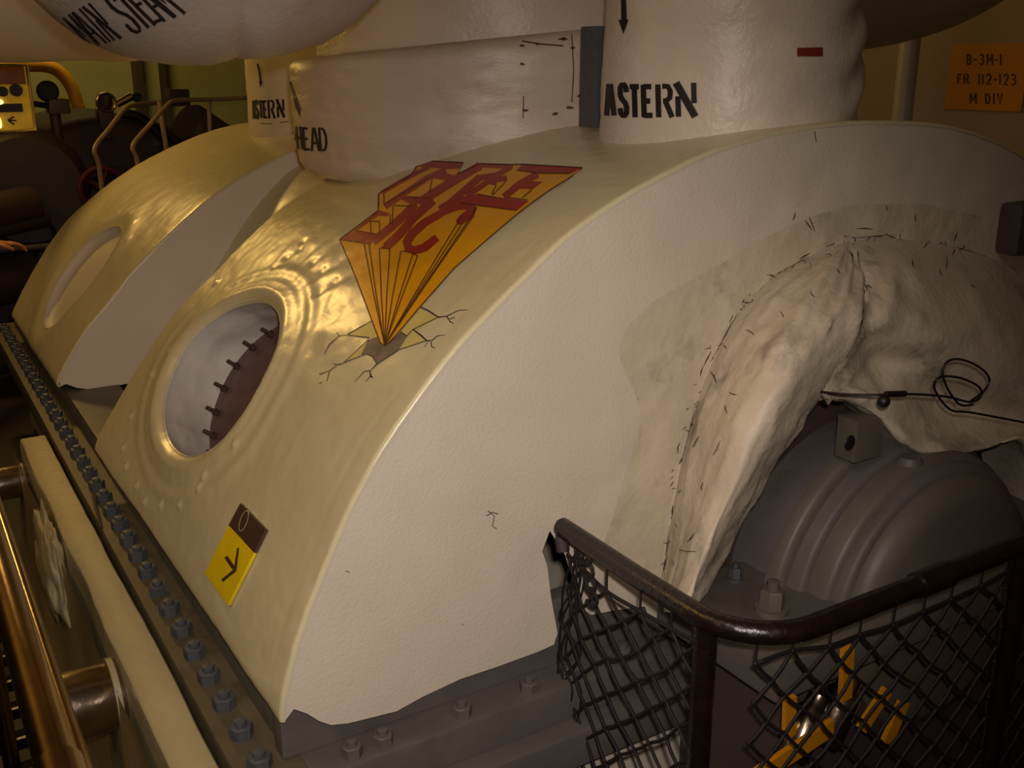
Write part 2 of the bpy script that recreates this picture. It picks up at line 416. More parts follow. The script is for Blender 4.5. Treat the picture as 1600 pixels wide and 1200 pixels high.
bumps = [uv(*p) for p in [(193, 700), (198, 728), (213, 760), (225, 785), (251, 790), (283, 788), (314, 761), (322, 745), (370, 697), (205, 650), (240, 585), (270, 548), (340, 440)]]
dimps = [uv(*p) for p in [(430, 418), (448, 402), (470, 388), (490, 408), (502, 424), (520, 442), (497, 462), (474, 376)]]
def disp1(u, y, e):
    d = 0.0022*fbm((u, y*.5, 0), 5, 1.0)+0.0007*fbm((u, y, 0), 26, 4.0)
    de = (e-1)*(ry+ru)/2
    if de < .6:
        d += .010*math.exp(-((de-.045)/.04)**2) - .012*math.exp(-(max(de, 0)/.012)**2)
        d += .002*math.exp(-((de-.035)/.006)**2) - .002*math.exp(-((de-.058)/.006)**2)
        d += .004*math.exp(-((de-.12)/.02)**2)
        ang = math.atan2((u-hu), (hy-y))            # brushed ripples radiating on the upper near side
        if .09 < de < .30:
            wv = math.exp(-((de-.20)/.07)**2)*max(0, math.cos(ang-1.05))
            d += .0014*wv*math.sin(ang*24+de*14+3*fbm((u, y, 0), 6, 77))
    for (by, bu) in bumps:
        q = (y-by)**2+(u-bu)**2
        if q < .0012: d += .0085*math.exp(-q/.00006)
    for (by, bu) in dimps:
        q = ((y-by)*.8)**2+((u-bu)*1.6)**2
        if q < .003: d -= .0035*math.exp(-q/.00020)
    d += -.0007*math.exp(-((y-1.475-0.01*math.sin(u*3))/.004)**2)
    d -= .0016*math.exp(-((u-.02)/.02)**2)
    return d
shell = build_shell(S1, (hy, hu, ry, ru), disp1, 'curved_shell', M_SHELL, cas)
# end face outline: profile inset, then the hem along the bottom with its notch
prof = [S1.p(S1.T*i/160, 1.419) for i in range(161)]
prof_in = [p-S1.n(S1.T*i/160, 1.421)*.0075 for i, p in enumerate(prof)]
ol = [(p.x, p.z) for p in prof_in]
def xz(px, py, Y=1.419): p = atY(px, py, Y); return (p.x, p.z)
hem = [xz(*p) for p in [(860, 830), (848, 862), (856, 885), (862, 935), (872, 990), (866, 1008), (840, 1020), (780, 1042), (720, 1062), (660, 1090), (620, 1112), (580, 1122), (545, 1131), (518, 1134), (500, 1128), (480, 1116), (460, 1109)]]
hem_r = [xz(*p) for p in [(1080, 930), (1040, 945), (1028, 972), (1014, 966), (1008, 948), (960, 955), (925, 962), (915, 955), (895, 905), (884, 868)]]
ol = ol[:-2] + [(2.95, .56), (2.3, .6), (1.4, .6)] + hem_r + hem
fbv = None
def face_extra(x, z):   # patched cloth strip beside the collar
    d = 0
    r = math.hypot(x-1.79, (z-.6)*.92)
    if .58 < r < .78: d += .004*fbm((x, z, 0), 14, 9)
    return d
face = face_mesh('end_face', ol, 1.4205, M_FACE, cas, .028, extra=face_extra)
back = face_mesh('back_face', [(p.x, p.z) for p in [S1.p(S1.T*i/80, 2.881) for i in range(81)]], 2.875, M_FACE, cas, .08)
# port: lining, cover plate and studs
pc = S1.p(hu, hy); pn = S1.n(hu, hy); py_ = Vector((0, 1, 0)); pu = (S1.p(hu+.01, hy)-S1.p(hu-.01, hy)).normalized()
if pn.x > 0: pn = -pn
DEP = .17
V = []; F = []; NA = 72; NR = 22
for i in range(NR+1):
    t = i/NR
    for j in range(NA):
        a = 2*PI*j/NA; yy = hy+ry*math.cos(a)*1.012; uu = hu+ru*math.sin(a)*1.012
        p0 = S1.p(uu, yy)-S1.n(uu, yy)*.004
        p1 = pc-pn*DEP+py_*(ry*math.cos(a)*1.02)+pu*(ru*math.sin(a)*1.04)
        p = p0.lerp(p1, t); d = .010*fbm(p, 9, 2)*math.sin(PI*min(1, t*1.2))
        V.append(p+(pc-pn*DEP*t-p).normalized()*d)
for i in range(NR):
    for j in range(NA): j2 = (j+1) % NA; F.append((i*NA+j, i*NA+j2, (i+1)*NA+j2, (i+1)*NA+j))
mesh_obj('port_lining', V, F, M_LINING, cas)
V = [pc-pn*(DEP-.03)]; F = []
rings = [.3, .6, .9, 1.02]
for rr in rings:
    for j in range(NA):
        a = 2*PI*j/NA; V.append(pc-pn*(DEP-(.03 if rr < .8 else .012))+py_*(ry*rr*math.cos(a))+pu*(ru*rr*math.sin(a)*1.02))
for j in range(NA):
    j2 = (j+1) % NA; F.append((0, 1+j, 1+j2))
    for k in range(3): F.append((1+k*NA+j, 1+k*NA+j2, 1+(k+1)*NA+j2, 1+(k+1)*NA+j))
mesh_obj('port_cover', V, F, M_PLUM, cas, False)
st = MB(); st.lathe([(0, 0), (.0055, 0), (.0055, .034), (.0045, .036), (0, .036)], (0, 0, 0), (0, 0, 1), 8)
st.lathe([(0, .004), (.010, .004), (.010, .012), (0, .012)], (0, 0, 0), (0, 0, 1), 6)
stud0 = st.build('stud', M_BROWN, cas)
q = pn.to_track_quat('Z', 'Y')
for k in range(18):
    o = stud0 if k == 0 else stud0.copy()
    if k: COL.objects.link(o)
    a = 2*PI*(k+.3)/18; o.location = pc-pn*(DEP-.012)+py_*(ry*.92*math.cos(a))+pu*(ru*.92*math.sin(a)); o.rotation_mode = 'QUATERNION'; o.rotation_quaternion = q
BV1 = bvh_of(shell, face)

# ---- painted emblem
c1 = lambda L: [(520+x/6.667, 240+y/6.667) for x, y in L]
c2 = lambda L: [(680+x/6.667, 240+y/6.667) for x, y in L]
c3 = lambda L: [(480+x/5.333, 440+y/5.333) for x, y in L]
apex = (602, 541)
body = c1([(75, 900), (470, 605), (475, 560), (478, 430), (505, 408), (800, 240), (850, 190), (875, 140), (960, 80), (1365, 100), (1300, 220)])+c2([(470, 112), (800, 122), (900, 118), (1540, 155), (1400, 262), (1180, 400), (970, 550), (760, 720), (550, 900), (210, 1195)])+c3([(940, 222), (780, 412), (690, 510), (650, 540), (612, 510), (540, 320), (420, 0)])+c1([(200, 1190)])
decal('emblem_rays', [body], BV1, M_GOLD, cas, .0010)
sw = lambda L, f, wd: stroke(f(L), [q_/6.667 for q_ in wd] if isinstance(wd, list) else wd/6.667)
red = [c1([(75, 900), (240, 790), (480, 590), (600, 628), (560, 660), (480, 650), (250, 808), (490, 850), (560, 800), (400, 945)]),
       c1([(890, 135), (965, 80), (1365, 100), (1320, 160), (1180, 165), (1040, 148), (900, 145)]),
       c2([(200, 470), (430, 430), (650, 460), (980, 500), (850, 600), (560, 560), (260, 520), (150, 520)]),
       c2([(850, 180), (910, 120), (1540, 155), (1405, 218), (1100, 212)]),
       c2([(840, 370), (900, 290), (1120, 300), (1015, 378)]),
       c1([(1000, 250), (1080, 195), (1300, 235), (1370, 260), (1200, 290)]),
       c1([(690, 470), (760, 450), (930, 470), (1010, 455), (1060, 490), (840, 545)]),
       c1([(500, 990), (540, 955), (640, 960), (600, 998)])]
red += sw([(1000, 145), (860, 215), (700, 300), (510, 412)], c1, 42)
red += sw([(1180, 180), (980, 262), (740, 425), (545, 560)], c1, 60)
red += sw([(1340, 240), (1160, 350), (980, 465), (900, 520)], c1, 92)
red += sw([(420, 925), (600, 780), (760, 640), (860, 530)], c1, 88)
red += sw([(560, 975), (700, 845), (850, 670), (960, 570), (1045, 490)], c1, 92)
red += sw([(1300, 730), (1350, 690), (1430, 640), (1450, 580), (1410, 545), (1300, 555), (1160, 610), (960, 725), (830, 840), (775, 930), (790, 990), (860, 1015), (960, 985), (1090, 880)], c1, [60, 90, 110, 110, 90, 80, 75, 85, 95, 95, 95, 90, 90, 80])
red += sw([(470, 130), (300, 230), (120, 330), (0, 410)], c2, 84)
red += sw([(470, 128), (810, 140)], c2, 44)
red += sw([(790, 140), (650, 230), (430, 262)], c2, 60)
red += sw([(470, 250), (330, 370), (170, 510), (50, 590)], c2, 74)
red += sw([(750, 262), (560, 290), (430, 380), (330, 450)], c2, 56)
red += sw([(620, 230), (520, 300), (640, 320)], c2, 44)
red += sw([(1070, 220), (880, 325), (720, 460)], c2, 74)
decal('emblem_letters', red, BV1, M_RED, cas, .0016, 3.0)
ln = []
for p in c1([(330, 945), (380, 945), (490, 992), (600, 992), (715, 1020), (840, 1050), (890, 1070)])+c2([(230, 745), (290, 730), (380, 690), (440, 570)]):
    ln += stroke([p, (p[0]*.5+apex[0]*.5-1, p[1]*.5+apex[1]*.5), apex], 1.5)
ol_ = body+[body[0]]
ln += stroke(ol_, 1.7)
for L in [[(75, 900), (400, 948)], [(395, 710), (402, 830)], [(490, 710), (490, 835)], [(395, 710), (490, 712)], [(250, 808), (450, 842)], [(632, 545), (622, 740)], [(602, 640), (602, 745)],
          [(1035, 280), (1010, 420)], [(480, 430), (482, 570)], [(535, 425), (537, 535)], [(500, 990), (600, 998)], [(720, 1020), (860, 1045)], [(840, 1050), (895, 1075)], [(540, 530), (1000, 262)], [(640, 545), (830, 555)], [(780, 455), (1020, 470)]]:
    ln += stroke(c1(L), 1.4)
for L in [[(850, 180), (1080, 212), (1400, 216)], [(260, 522), (560, 562), (850, 602)], [(440, 430), (640, 465)], [(760, 465), (960, 490)], [(1015, 378), (910, 470)], [(740, 300), (600, 440)], [(640, 340), (590, 430)], [(290, 640), (230, 745)], [(430, 560), (400, 610)]]:
    ln += stroke(c2(L), 1.4)
decal('emblem_outlines', ln, BV1, M_LINE, cas, .0021, 4.0)['kind'] = 'stuff'
decal('emblem_crack_hole', [c3([(510, 490), (590, 460), (640, 540), (690, 505), (780, 420), (835, 460), (762, 575), (660, 640), (580, 692), (575, 660), (540, 625), (500, 605), (450, 612), (480, 550)])], BV1, M_CRACK, cas, .0008)
decal('emblem_crack_faces', [c3([(340, 442), (540, 332), (592, 460), (520, 476)]), c3([(335, 668), (470, 520), (508, 490), (455, 612)]), c3([(785, 412), (945, 225), (1095, 300), (835, 455)]), c3([(765, 572), (885, 405), (985, 497)])], BV1, M_PALEY, cas, .0006)
ck = []
for L, wd in [([(945, 215), (1010, 245), (1095, 300), (1165, 292)], [8, 11, 10, 5]), ([(1165, 292), (1260, 245), (1340, 238)], [6, 5, 3]), ([(1165, 292), (1195, 340), (1222, 350)], [9, 7, 6]), ([(1190, 315), (1235, 300)], [6, 4]),
              ([(885, 402), (950, 450), (1000, 497), (1040, 495)], [9, 12, 10, 5]), ([(1040, 495), (1090, 455), (1150, 447)], [6, 6, 3]), ([(1035, 505), (1040, 545), (1068, 560)], [8, 7, 5]), ([(1005, 505), (980, 550)], [4, 3]),
              ([(835, 455), (885, 402), (1095, 300)], 5), ([(765, 572), (990, 497)], 5), ([(340, 442), (540, 330)], 6), ([(320, 446), (520, 470), (508, 500)], [4, 8, 8]), ([(320, 446), (270, 455), (248, 425)], [4, 6, 7]), ([(270, 455), (190, 525), (145, 605)], [5, 8, 3]),
              ([(508, 490), (300, 685)], 4), ([(500, 605), (340, 665), (290, 688)], 5), ([(290, 688), (245, 695), (220, 685)], [7, 6, 5]), ([(245, 705), (190, 745), (165, 835)], [5, 6, 4]), ([(190, 745), (105, 775)], [4, 7]), ([(130, 835), (105, 855)], [3, 6]),
              ([(500, 605), (550, 630), (585, 690), (530, 745)], [5, 8, 10, 5]), ([(530, 745), (480, 750), (400, 835)], [6, 6, 3]), ([(525, 750), (535, 795), (550, 800)], [7, 14, 10]), ([(530, 790), (488, 838)], [6, 3]), ([(585, 690), (760, 577)], 5), ([(780, 420), (835, 458)], 7)]:
    ck += stroke(c3(L), [x/5.333*1.15 for x in wd] if isinstance(wd, list) else wd/5.333*1.15)
decal('emblem_crack_lines', ck, BV1, M_INK, cas, .0013, 4.0)['kind'] = 'stuff'
# scuffs on the face
sc = []
for L in [[(762, 798), (772, 806), (769, 822), (776, 826)], [(760, 806), (768, 800), (778, 803)], [(540, 892), (546, 894)], [(722, 975), (724, 976)], [(1272, 205), (1275, 222)]]:
    sc += stroke(L, 1.3)
decal('scuff_marks', sc, BV1, M_LINE, cas, .0009)['kind'] = 'stuff'

# ---- second casing
cas2 = thing('turbine_casing', 'smaller looking arched turbine casing behind, lit golden, with a shallow oval recess', 'turbine casing')
S2 = Shell(P2, P2b, 3.593, 4.75)
h2 = (4.115, .345, .205, .235)
def disp2(u, y, e):
    de = (e-1)*.22; d = .002*fbm((u, y, 0), 5, 6.0)+.0008*fbm((u, y, 0), 22, 8.0)
    if de < .5: d += .006*math.exp(-((de-.06)/.05)**2)-.008*math.exp(-(max(de, 0)/.03)**2)
    for k in range(16):
        a = 2*PI*k/16; q = (y-h2[0]-.33*math.cos(a))**2+(u-h2[1]-.30*math.sin(a))**2
        if q < .0015: d += .005*math.exp(-q/.00008)
    return d
shell2 = build_shell(S2, h2, disp2, 'curved_shell', M_SHELL, cas2, .013, .013)
pr = [S2.p(S2.T*i/120, 3.593)-S2.n(S2.T*i/120, 3.595)*.0075 for i in range(121)]
ol2 = [(p.x, p.z) for p in pr][:-2]+[(2.9, .54), (2.2, .545), (1.2, .545), (.75, .545)]+[xz(190, 601, 3.593), xz(165, 607, 3.593), xz(145, 609, 3.593), xz(120, 606, 3.593), xz(103, 600, 3.593)]
face2 = face_mesh('end_face', ol2, 3.593, M_FACE, cas2, .05)
face_mesh('back_face', [(p.x, p.z) for p in [S2.p(S2.T*i/60, 4.75) for i in range(61)]], 4.745, M_FACE, cas2, .1)
V = []; F = []
NR = 6
for i in range(NR+1):
    t = i/NR
    for j in range(48):
        a = 2*PI*j/48; dep = .006+.032*min(1, t*3); rr = 1.01*(1-max(0, t-.25)/.75)
        uu = h2[1]+h2[3]*rr*math.sin(a); yy = h2[0]+h2[2]*rr*math.cos(a); V.append(S2.p(uu, yy)-S2.n(uu, yy)*dep)
for i in range(NR):
    for j in range(48): j2 = (j+1) % 48; F.append((i*48+j, i*48+j2, (i+1)*48+j2, (i+1)*48+j))
mesh_obj('recess_panel', V, F, M_FACE, cas2)

# ---- drum between the casings
SD = Shell(PD, PD, 2.86, 3.62)
drum = build_shell(SD, None, lambda u, y, e: .003*fbm((u, y, 0), 6, 12), 'connecting_drum', M_SHELL, None, .02, .02)
tag(drum, 'cream curved drum section bridging the gap between the two turbine casings', 'casing section')

# ------------------------------------------------------------------ big lagged steam pipes
def lagged(name, c, r, z0, z1, m, parent, lump=.006, nz=60, na=110, taper=0.0, folds=None, tilt=(0, 0), seed=0, rnd=.018):
    V = []; F = []
    for i in range(nz+1):
        t = i/nz
        for j in range(na):
            a = 2*PI*j/na; z = z0+(z1-z0)*t
            x = c[0]+r*math.cos(a); y = c[1]+r*math.sin(a)
            d = lump*fbm((x, y, z*1.3), 3.2, seed)+lump*.35*fbm((x, y, z*2), 11, seed+3)+taper*(t-.5)
            if folds: d += folds(a, z)
            e = min(1, min(t, 1-t)*(z1-z0)/rnd); d -= rnd*(1-math.sqrt(max(0, 1-(1-e)**2))) if z1 < 2.4 else 0
            rr = r+d; zt = z+(tilt[0]*(x-c[0])+tilt[1]*(y-c[1]))*max(0, t-.3)/.7
            V.append(Vector((c[0]+rr*math.cos(a), c[1]+rr*math.sin(a), zt)))
    for i in range(nz):
        for j in range(na): j2 = (j+1) % na; F.append((i*na+j, i*na+j2, (i+1)*na+j2, (i+1)*na+j))
    F.append(tuple(nz*na+j for j in range(na)))
    return mesh_obj(name, V, F, m, parent, True)
ast = thing('steam_pipe', 'white lagged vertical pipe stencilled ASTERN standing on the front turbine casing', 'pipe')
def af(a, z):
    d = .010*math.exp(-((z-1.72)/.05)**2)*math.sin(a*2+.5)
    fw = max(0, math.cos(a+.45))  # cloth folds on the right side
    d += .006*fw*math.sin(z*58+3*math.sin(a*3))
    d += .018*max(0, (z-1.74)/.3)
    return d
astp = lagged('pipe_lagging', (1.618, 1.727), .274, 1.40, 2.6, M_PIPE, ast, .006, 120, 140, folds=af, seed=2)
BA = bvh_of(astp)
def L7(x, y): return (920+x/5.455, y/5.455)
sp_ = []
for ch, x0, x1, yt, yb in [('A', 148, 215, 715, 985), ('S', 262, 328, 722, 985), ('T', 352, 430, 722, 1000), ('E', 458, 540, 722, 1000), ('R', 578, 712, 720, 1000), ('N', 742, 908, 705, 995)]:
    sp_.append((ch, L7(x0, yt), L7(x1, yt), L7(x1+8, yb), L7(x0+8, yb)))
put_letters(sp_, 8.6, BA, M_INK, ast, .0015, 3)
decal('flow_arrow', stroke([(972, -60), (975, 0), (976, 34)], [6, 8, 9])+[[(967, 31), (983, 30), (975, 53)]], BA, M_INK, ast, .0015, 3)
tg = MB(); 
def plate_px(name, corners, b, m, parent, th=.003, off=.001, n=(6, 6)):
    a, bb, c, d = map(Vector, corners); V = []; F = []; nx, ny = n
    for lay in (off, off+th):
        for i in range(ny+1):
            for j in range(nx+1):
                p = a.lerp(bb, j/nx).lerp(d.lerp(c, j/nx), i/ny); h = hit(b, p.x, p.y); V.append(h[0]+plate_px.nrm*lay if plate_px.nrm else h[0]+h[1]*lay)
    W = nx+1; K = W*(ny+1)
    for i in range(ny):
        for j in range(nx):
            q = i*W+j; F.append((q, q+W, q+W+1, q+1)); F.append((K+q, K+q+1, K+q+W+1, K+q+W))
    for j in range(nx): F.append((j, j+1, K+j+1, K+j)); q = ny*W+j; F.append((q, K+q, K+q+1, q+1))
    for i in range(ny): q = i*W; F.append((q, K+q, K+q+W, q+W)); q = i*W+nx; F.append((q, q+W, K+q+W, K+q))
    return mesh_obj(name, V, F, m, parent, False)
plate_px.nrm = None
plate_px('red_tag', [(1245, 75), (1284, 74), (1284, 88), (1245, 88)], BA, M_REDTAG, ast, .002)['label'] = 'dark red rectangular tag'

ahd = thing('steam_pipe', 'very wide lagged pipe stencilled AHEAD on the saddle between the casings', 'pipe')
def hf(a, z):
    d = .010*math.sin(z*40+2*math.sin(a*2))*.5*max(0, math.cos(a+1.1))
    d += .007*math.sin(z*26+1.5*math.sin(a*3))*math.exp(-((a+1.35)/.6)**2)+.012*math.exp(-((z-1.42)/.05)**2)*max(0, math.sin(-a*1.0))
    return d
ahp = lagged('flange_lagging', (1.66, 2.79), .605, 1.285, 1.675, M_DUCT, ahd, .009, 60, 200, taper=.030, folds=hf, tilt=(.085, -.03), seed=5, rnd=.055)
lagged('pipe_neck', (1.72, 2.85), .56, 1.60, 2.7, M_PIPE, ahd, .008, 60, 160, seed=9)
BH = bvh_of(ahp)
def L6(x, y): return (380+x/5.456, 80+y/5.456)
sp_ = []
for ch, x0, x1, yt, yb in [('A', 425, 440, 640, 800), ('H', 452, 500, 640, 835), ('E', 508, 560, 645, 848), ('A', 575, 640, 650, 850), ('D', 645, 712, 650, 852)]:
    sp_.append((ch, L6(x0, yt), L6(x1-6, yt), L6(x1+14, yb), L6(x0+14, yb)))
put_letters(sp_, 3.6, BH, M_INK, ahd, .002, 3)
decal('flow_arrow', stroke([L6(400, 258), L6(440, 380), L6(470, 480)], [3, 5, 6])+[[L6(448, 462), L6(490, 470), L6(487, 565)]], BH, M_INK, ahd, .002, 3)
smud = []
for px, py, s_ in [(815, 100, 5), (822, 172, 6), (880, 62, 8), (895, 75, 5), (890, 168, 7), (868, 178, 6), (908, 163, 5), (815, 72, 5), (840, 70, 4), (905, 150, 4)]:
    L = [(px+s_*random.uniform(.4, 1.2)*math.cos(a), py+.5*s_*random.uniform(.4, 1.2)*math.sin(a)) for a in [k*PI/4 for k in range(8)]]; smud.append(L)
smud += stroke([(815, 65), (850, 70), (880, 72)], 2)+stroke([(893, 55), (896, 110), (893, 160)], 1.6)+stroke([(818, 150), (817, 185)], 1.6)
decal('lacing_stains', smud, BH, M_LINE, ahd, .002, 3)['kind'] = 'stuff'
seamg = []
gp = MB(); a = atY(934, 44, 2.0); b_ = atY(934, 183, 2.0)
gp.box(a.x-.012, a.x+.014, 1.99, 2.05, 1.46, 1.685, .003)
tag(gp.build('steel_plate', M_BLUEGREY), 'narrow blue grey steel plate standing in the gap between the AHEAD and ASTERN pipes', 'plate')

as2 = thing('steam_pipe', 'small looking far pipe stencilled ASTERN on the rear turbine casing, lit yellow', 'pipe')
a2 = lagged('pipe_lagging', (1.62, 4.17), .275, 1.30, 2.2, M_PIPE, as2, .004, 30, 80, seed=12)
B2 = bvh_of(a2)
sp_ = []
for ch, x0, x1, yt, yb in [('A', 82, 96, 420, 575), ('S', 100, 128, 420, 572), ('T', 135, 165, 418, 570), ('E', 170, 200, 418, 572), ('R', 210, 265, 415, 575), ('N', 285, 345, 410, 565)]:
    sp_.append((ch, L6(x0, yt), L6(x1, yt), L6(x1+10, yb), L6(x0+10, yb)))
put_letters(sp_, 3.4, B2, M_INK, as2, .002, 3)
decal('flow_arrow', stroke([L6(125, 105), L6(145, 200), L6(152, 262)], [3, 3.4, 3])+[[L6(135, 258), L6(170, 255), L6(152, 312)]], B2, M_INK, as2, .002, 3)
decal('pencil_line', stroke([L6(150, 615), L6(250, 620)], 1), B2, M_INK, as2, .002, 3)
decal('pencil_line', stroke([L6(310, 608), L6(385, 600)], 1), B2, M_INK, as2, .002, 3)

# main steam pipe overhead (sagging bend)
ms = thing('steam_pipe', 'thick white lagged overhead pipe stencilled MAIN STEAM at the upper left', 'pipe')
pth = catmull([atY(-150, -900, 2.5), atY(20, -420, 2.2), atY(205, -130, 2.0), atY(330, -122, 1.95), atY(455, -150, 1.95), atY(600, -430, 2.05), atY(760, -900, 2.2)], 14)
V = []; F = []; n = 90; prev = None
for i, p in enumerate(pth):
    t = (pth[min(i+1, len(pth)-1)]-pth[max(i-1, 0)]).normalized()
    u = t.cross(Vector((0, 1, 0))).normalized() if prev is None else (prev-t*prev.dot(t)).normalized(); prev = u; v = t.cross(u)
    for j in range(n):
        a = 2*PI*j/n; d = u*math.cos(a)+v*math.sin(a); r = .222+.010*fbm(p+d*.22, 3.5, 7)+.004*abs(math.sin(i*.55+math.sin(a*2)))**6
        V.append(p+d*r)
for i in range(len(pth)-1):
    for j in range(n): j2 = (j+1) % n; F.append((i*n+j, i*n+j2, (i+1)*n+j2, (i+1)*n+j))
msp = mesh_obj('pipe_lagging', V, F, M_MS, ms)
BM = bvh_of(msp)
def row(text, TL, TR, BL, BR, gap=.12, wts=None):
    TL, TR, BL, BR = map(Vector, (TL, TR, BL, BR)); n = len(text); out = []
    for i, ch in enumerate(text):
        if ch == ' ': continue
        u0 = (i+gap/2)/n; u1 = (i+1-gap/2)/n
        out.append((ch, TL.lerp(TR, u0), TL.lerp(TR, u1), BL.lerp(BR, u1), BL.lerp(BR, u0)))
    return out
put_letters(row('MAIN', (98, 27), (140, 4), (144, 73), (190, 59), 0), 3.6, BM, M_INK, ms)
put_letters(row('STEAM', (158, -8), (214, -42), (208, 52), (290, 20), 0), 5.4, BM, M_INK, ms)

# second golden pipe just behind, and other overhead runs
def bigpipe(name, pts, r, m, label, seed, cat='pipe'):
    pth = catmull(pts, 12); V = []; F = []; n = 64; prev = None
    for i, p in enumerate(pth):
        t = (pth[min(i+1, len(pth)-1)]-pth[max(i-1, 0)]).normalized()
        u = t.cross(Vector((.1, .2, 1))).normalized() if prev is None else (prev-t*prev.dot(t)).normalized(); prev = u; v = t.cross(u)
        for j in range(n):
            a = 2*PI*j/n; d = u*math.cos(a)+v*math.sin(a); V.append(p+d*(r+.006*fbm(p+d*r, 3.5, seed)))
    for i in range(len(pth)-1):
        for j in range(n): j2 = (j+1) % n; F.append((i*n+j, i*n+j2, (i+1)*n+j2, (i+1)*n+j))
    F += [tuple(range(n)), tuple((len(pth)-1)*n+j for j in range(n))]
    return tag(mesh_obj(name, V, F, m, None, True), label, cat)
bigpipe('lagged_pipe', [(-1.6, 3.6, 1.895), (-.3, 3.45, 1.885), (.5, 3.30, 1.885), (.78, 3.15, 1.93), (.84, 3.0, 2.3), (.84, 3.0, 3.0)], .275, M_PIPE, 'cream lagged pipe lit golden, just behind and below the MAIN STEAM pipe', 21)
bigpipe('lagged_pipe', [(-1.6, 2.7, 2.03), (-.75, 2.65, 2.00), (-.28, 2.6, 2.06), (-.12, 2.55, 2.4), (-.1, 2.5, 3.2)], .20, M_DUCT, 'dull grey lagged pipe end at the extreme upper left corner', 23)
bigpipe('lagged_pipe', [(2.75, 3.3, 3.2), (2.72, 3.2, 2.4), (2.8, 2.85, 2.06), (3.2, 2.5, 2.07), (3.4, 2.4, 2.4), (3.4, 2.4, 3.2)], .37, M_PIPE, 'rounded tan pipe bend overhead at the upper right', 25)
vp = MB(); vc = atX(1415, 130, 3.75)
vp.tube([(vc.x, vc.y, .0), (vc.x, vc.y, 2.6)], .042, 20)
tag(vp.build('vertical_pipe', M_PIPE), 'slim cream vertical pipe against the right bulkhead left of the orange placard', 'pipe')

# ------------------------------------------------------------------ placard on right bulkhead
pl = thing('placard', 'orange compartment placard stencilled B-3M-1 on the right bulkhead', 'sign')
a = atX(1489, 70, 4.2); b_ = atX(1597, 175, 4.2)
pb = MB().box(4.192, 4.199, b_.y, a.y, b_.z, a.z+.003, .001).build('board', M_ORANGE, pl, False)
BP = bvh_of(pb)
def L4(x, y): return (1460+x/8.571, 50+y/8.571)
sp_ = []
for ch, x0, x1, yt, yb in [('B', 435, 495, 300, 435), ('-', 525, 575, 300, 435), ('3', 605, 665, 298, 435), ('M', 705, 780, 298, 440), ('-', 800, 850, 300, 440), ('1', 870, 905, 295, 440),
                           ('F', 310, 365, 560, 690), ('R', 395, 460, 560, 695), ('1', 585, 615, 565, 700), ('1', 635, 665, 565, 700), ('2', 695, 765, 562, 705), ('-', 790, 840, 565, 705), ('1', 865, 895, 562, 705), ('2', 925, 995, 565, 710), ('3', 1025, 1095, 565, 710),
                           ('M', 480, 562, 820, 960), ('D', 685, 745, 820, 962), ('I', 785, 810, 820, 962), ('V', 845, 910, 822, 965)]:
    sp_.append((ch, L4(x0, yt), L4(x1, yt), L4(x1, yb), L4(x0, yb)))
put_letters(sp_, 2.5, BP, M_LINE, pl, .0012, 4)

# ------------------------------------------------------------------ arrow sign on the casing
sg = thing('direction_sign', 'small yellow and brown arrow plate stuck on the lower curved side of the front casing', 'sign')
hh = hit(BV1, 372, 866)
plate_px.nrm = None
body_y = plate_px('yellow_plate', [(363, 822), (403, 865), (362, 946), (326, 896)], BV1, M_YEL, sg, .006, .002, (8, 10))
head = plate_px('brown_header', [(381, 788), (421, 829), (403, 865), (363, 822)], BV1, M_SBROWN, sg, .006, .002, (8, 4))
BS = bvh_of(body_y, head)
def L8(x, y): return (300+x/6, 760+y/6)
arr = stroke([L8(435, 575), L8(405, 790)], [3, 4.5])+stroke([L8(320, 660), L8(395, 770)], 6)+stroke([L8(405, 785), L8(285, 885)], [5, 4.5])
decal('arrow_mark', arr, BS, M_SBROWN, sg, .0006, 3)
ov = [(.5+.5*math.cos(t), .5+.5*math.sin(t)) for t in [2*PI*k/20 for k in range(21)]]
def q8(u, v): a = Vector(L8(505, 225)); b2 = Vector(L8(535, 250)); c_ = Vector(L8(440, 395)); return a+(b2-a)*u+(c_-a)*v
decal('oval_mark', stroke([q8(.5+.9*math.cos(t), .5+.55*math.sin(t)) for t in [2*PI*k/20 for k in range(21)]], .8), BS, M_CLOTH, sg, .0006, 3)

# ------------------------------------------------------------------ lagged gland collar on the end face
col_ = thing('lagging_collar', 'wrinkled stitched cloth collar round the shaft gland of the front casing', 'lagging')
def grid_mesh(name, rows, m, parent, dens=6, disp=None, closed=False):
    R2 = [catmull(r, dens) for r in rows]; C = []
    for j in range(len(R2[0])): C.append(catmull([r[j] for r in R2], dens))
    # C[j][i]
    nj = len(C); ni = len(C[0]); V = []; F = []
    for i in range(ni):
        for j in range(nj):
            p = C[j][i]
            if disp:
                t1 = C[min(j+1, nj-1)][i]-C[max(j-1, 0)][i]; t2 = C[j][min(i+1, ni-1)]-C[j][max(i-1, 0)]
                nn = t1.cross(t2)
                if nn.length > 1e-9:
                    nn.normalize()
                    if nn.dot(EYE-p) < 0: nn = -nn
                    p = p+nn*disp(p, i/(ni-1), j/(nj-1))
            V.append(p)
    for i in range(ni-1):
        for j in range(nj-1): q = i*nj+j; F.append((q, q+1, q+nj+1, q+nj))
    return mesh_obj(name, V, F, m, parent, True)
outer = [(1030, 955), (1038, 880), (1050, 800), (1064, 720), (1085, 640), (1112, 565), (1150, 492), (1205, 435), (1262, 402), (1325, 376)]
inner = [(1078, 962), (1118, 890), (1158, 818), (1200, 742), (1240, 675), (1285, 612), (1322, 552), (1345, 490), (1346, 430), (1330, 378)]
YI = [1.22, 1.21, 1.20, 1.19, 1.18, 1.18, 1.19, 1.22, 1.30, 1.40]
rows = []
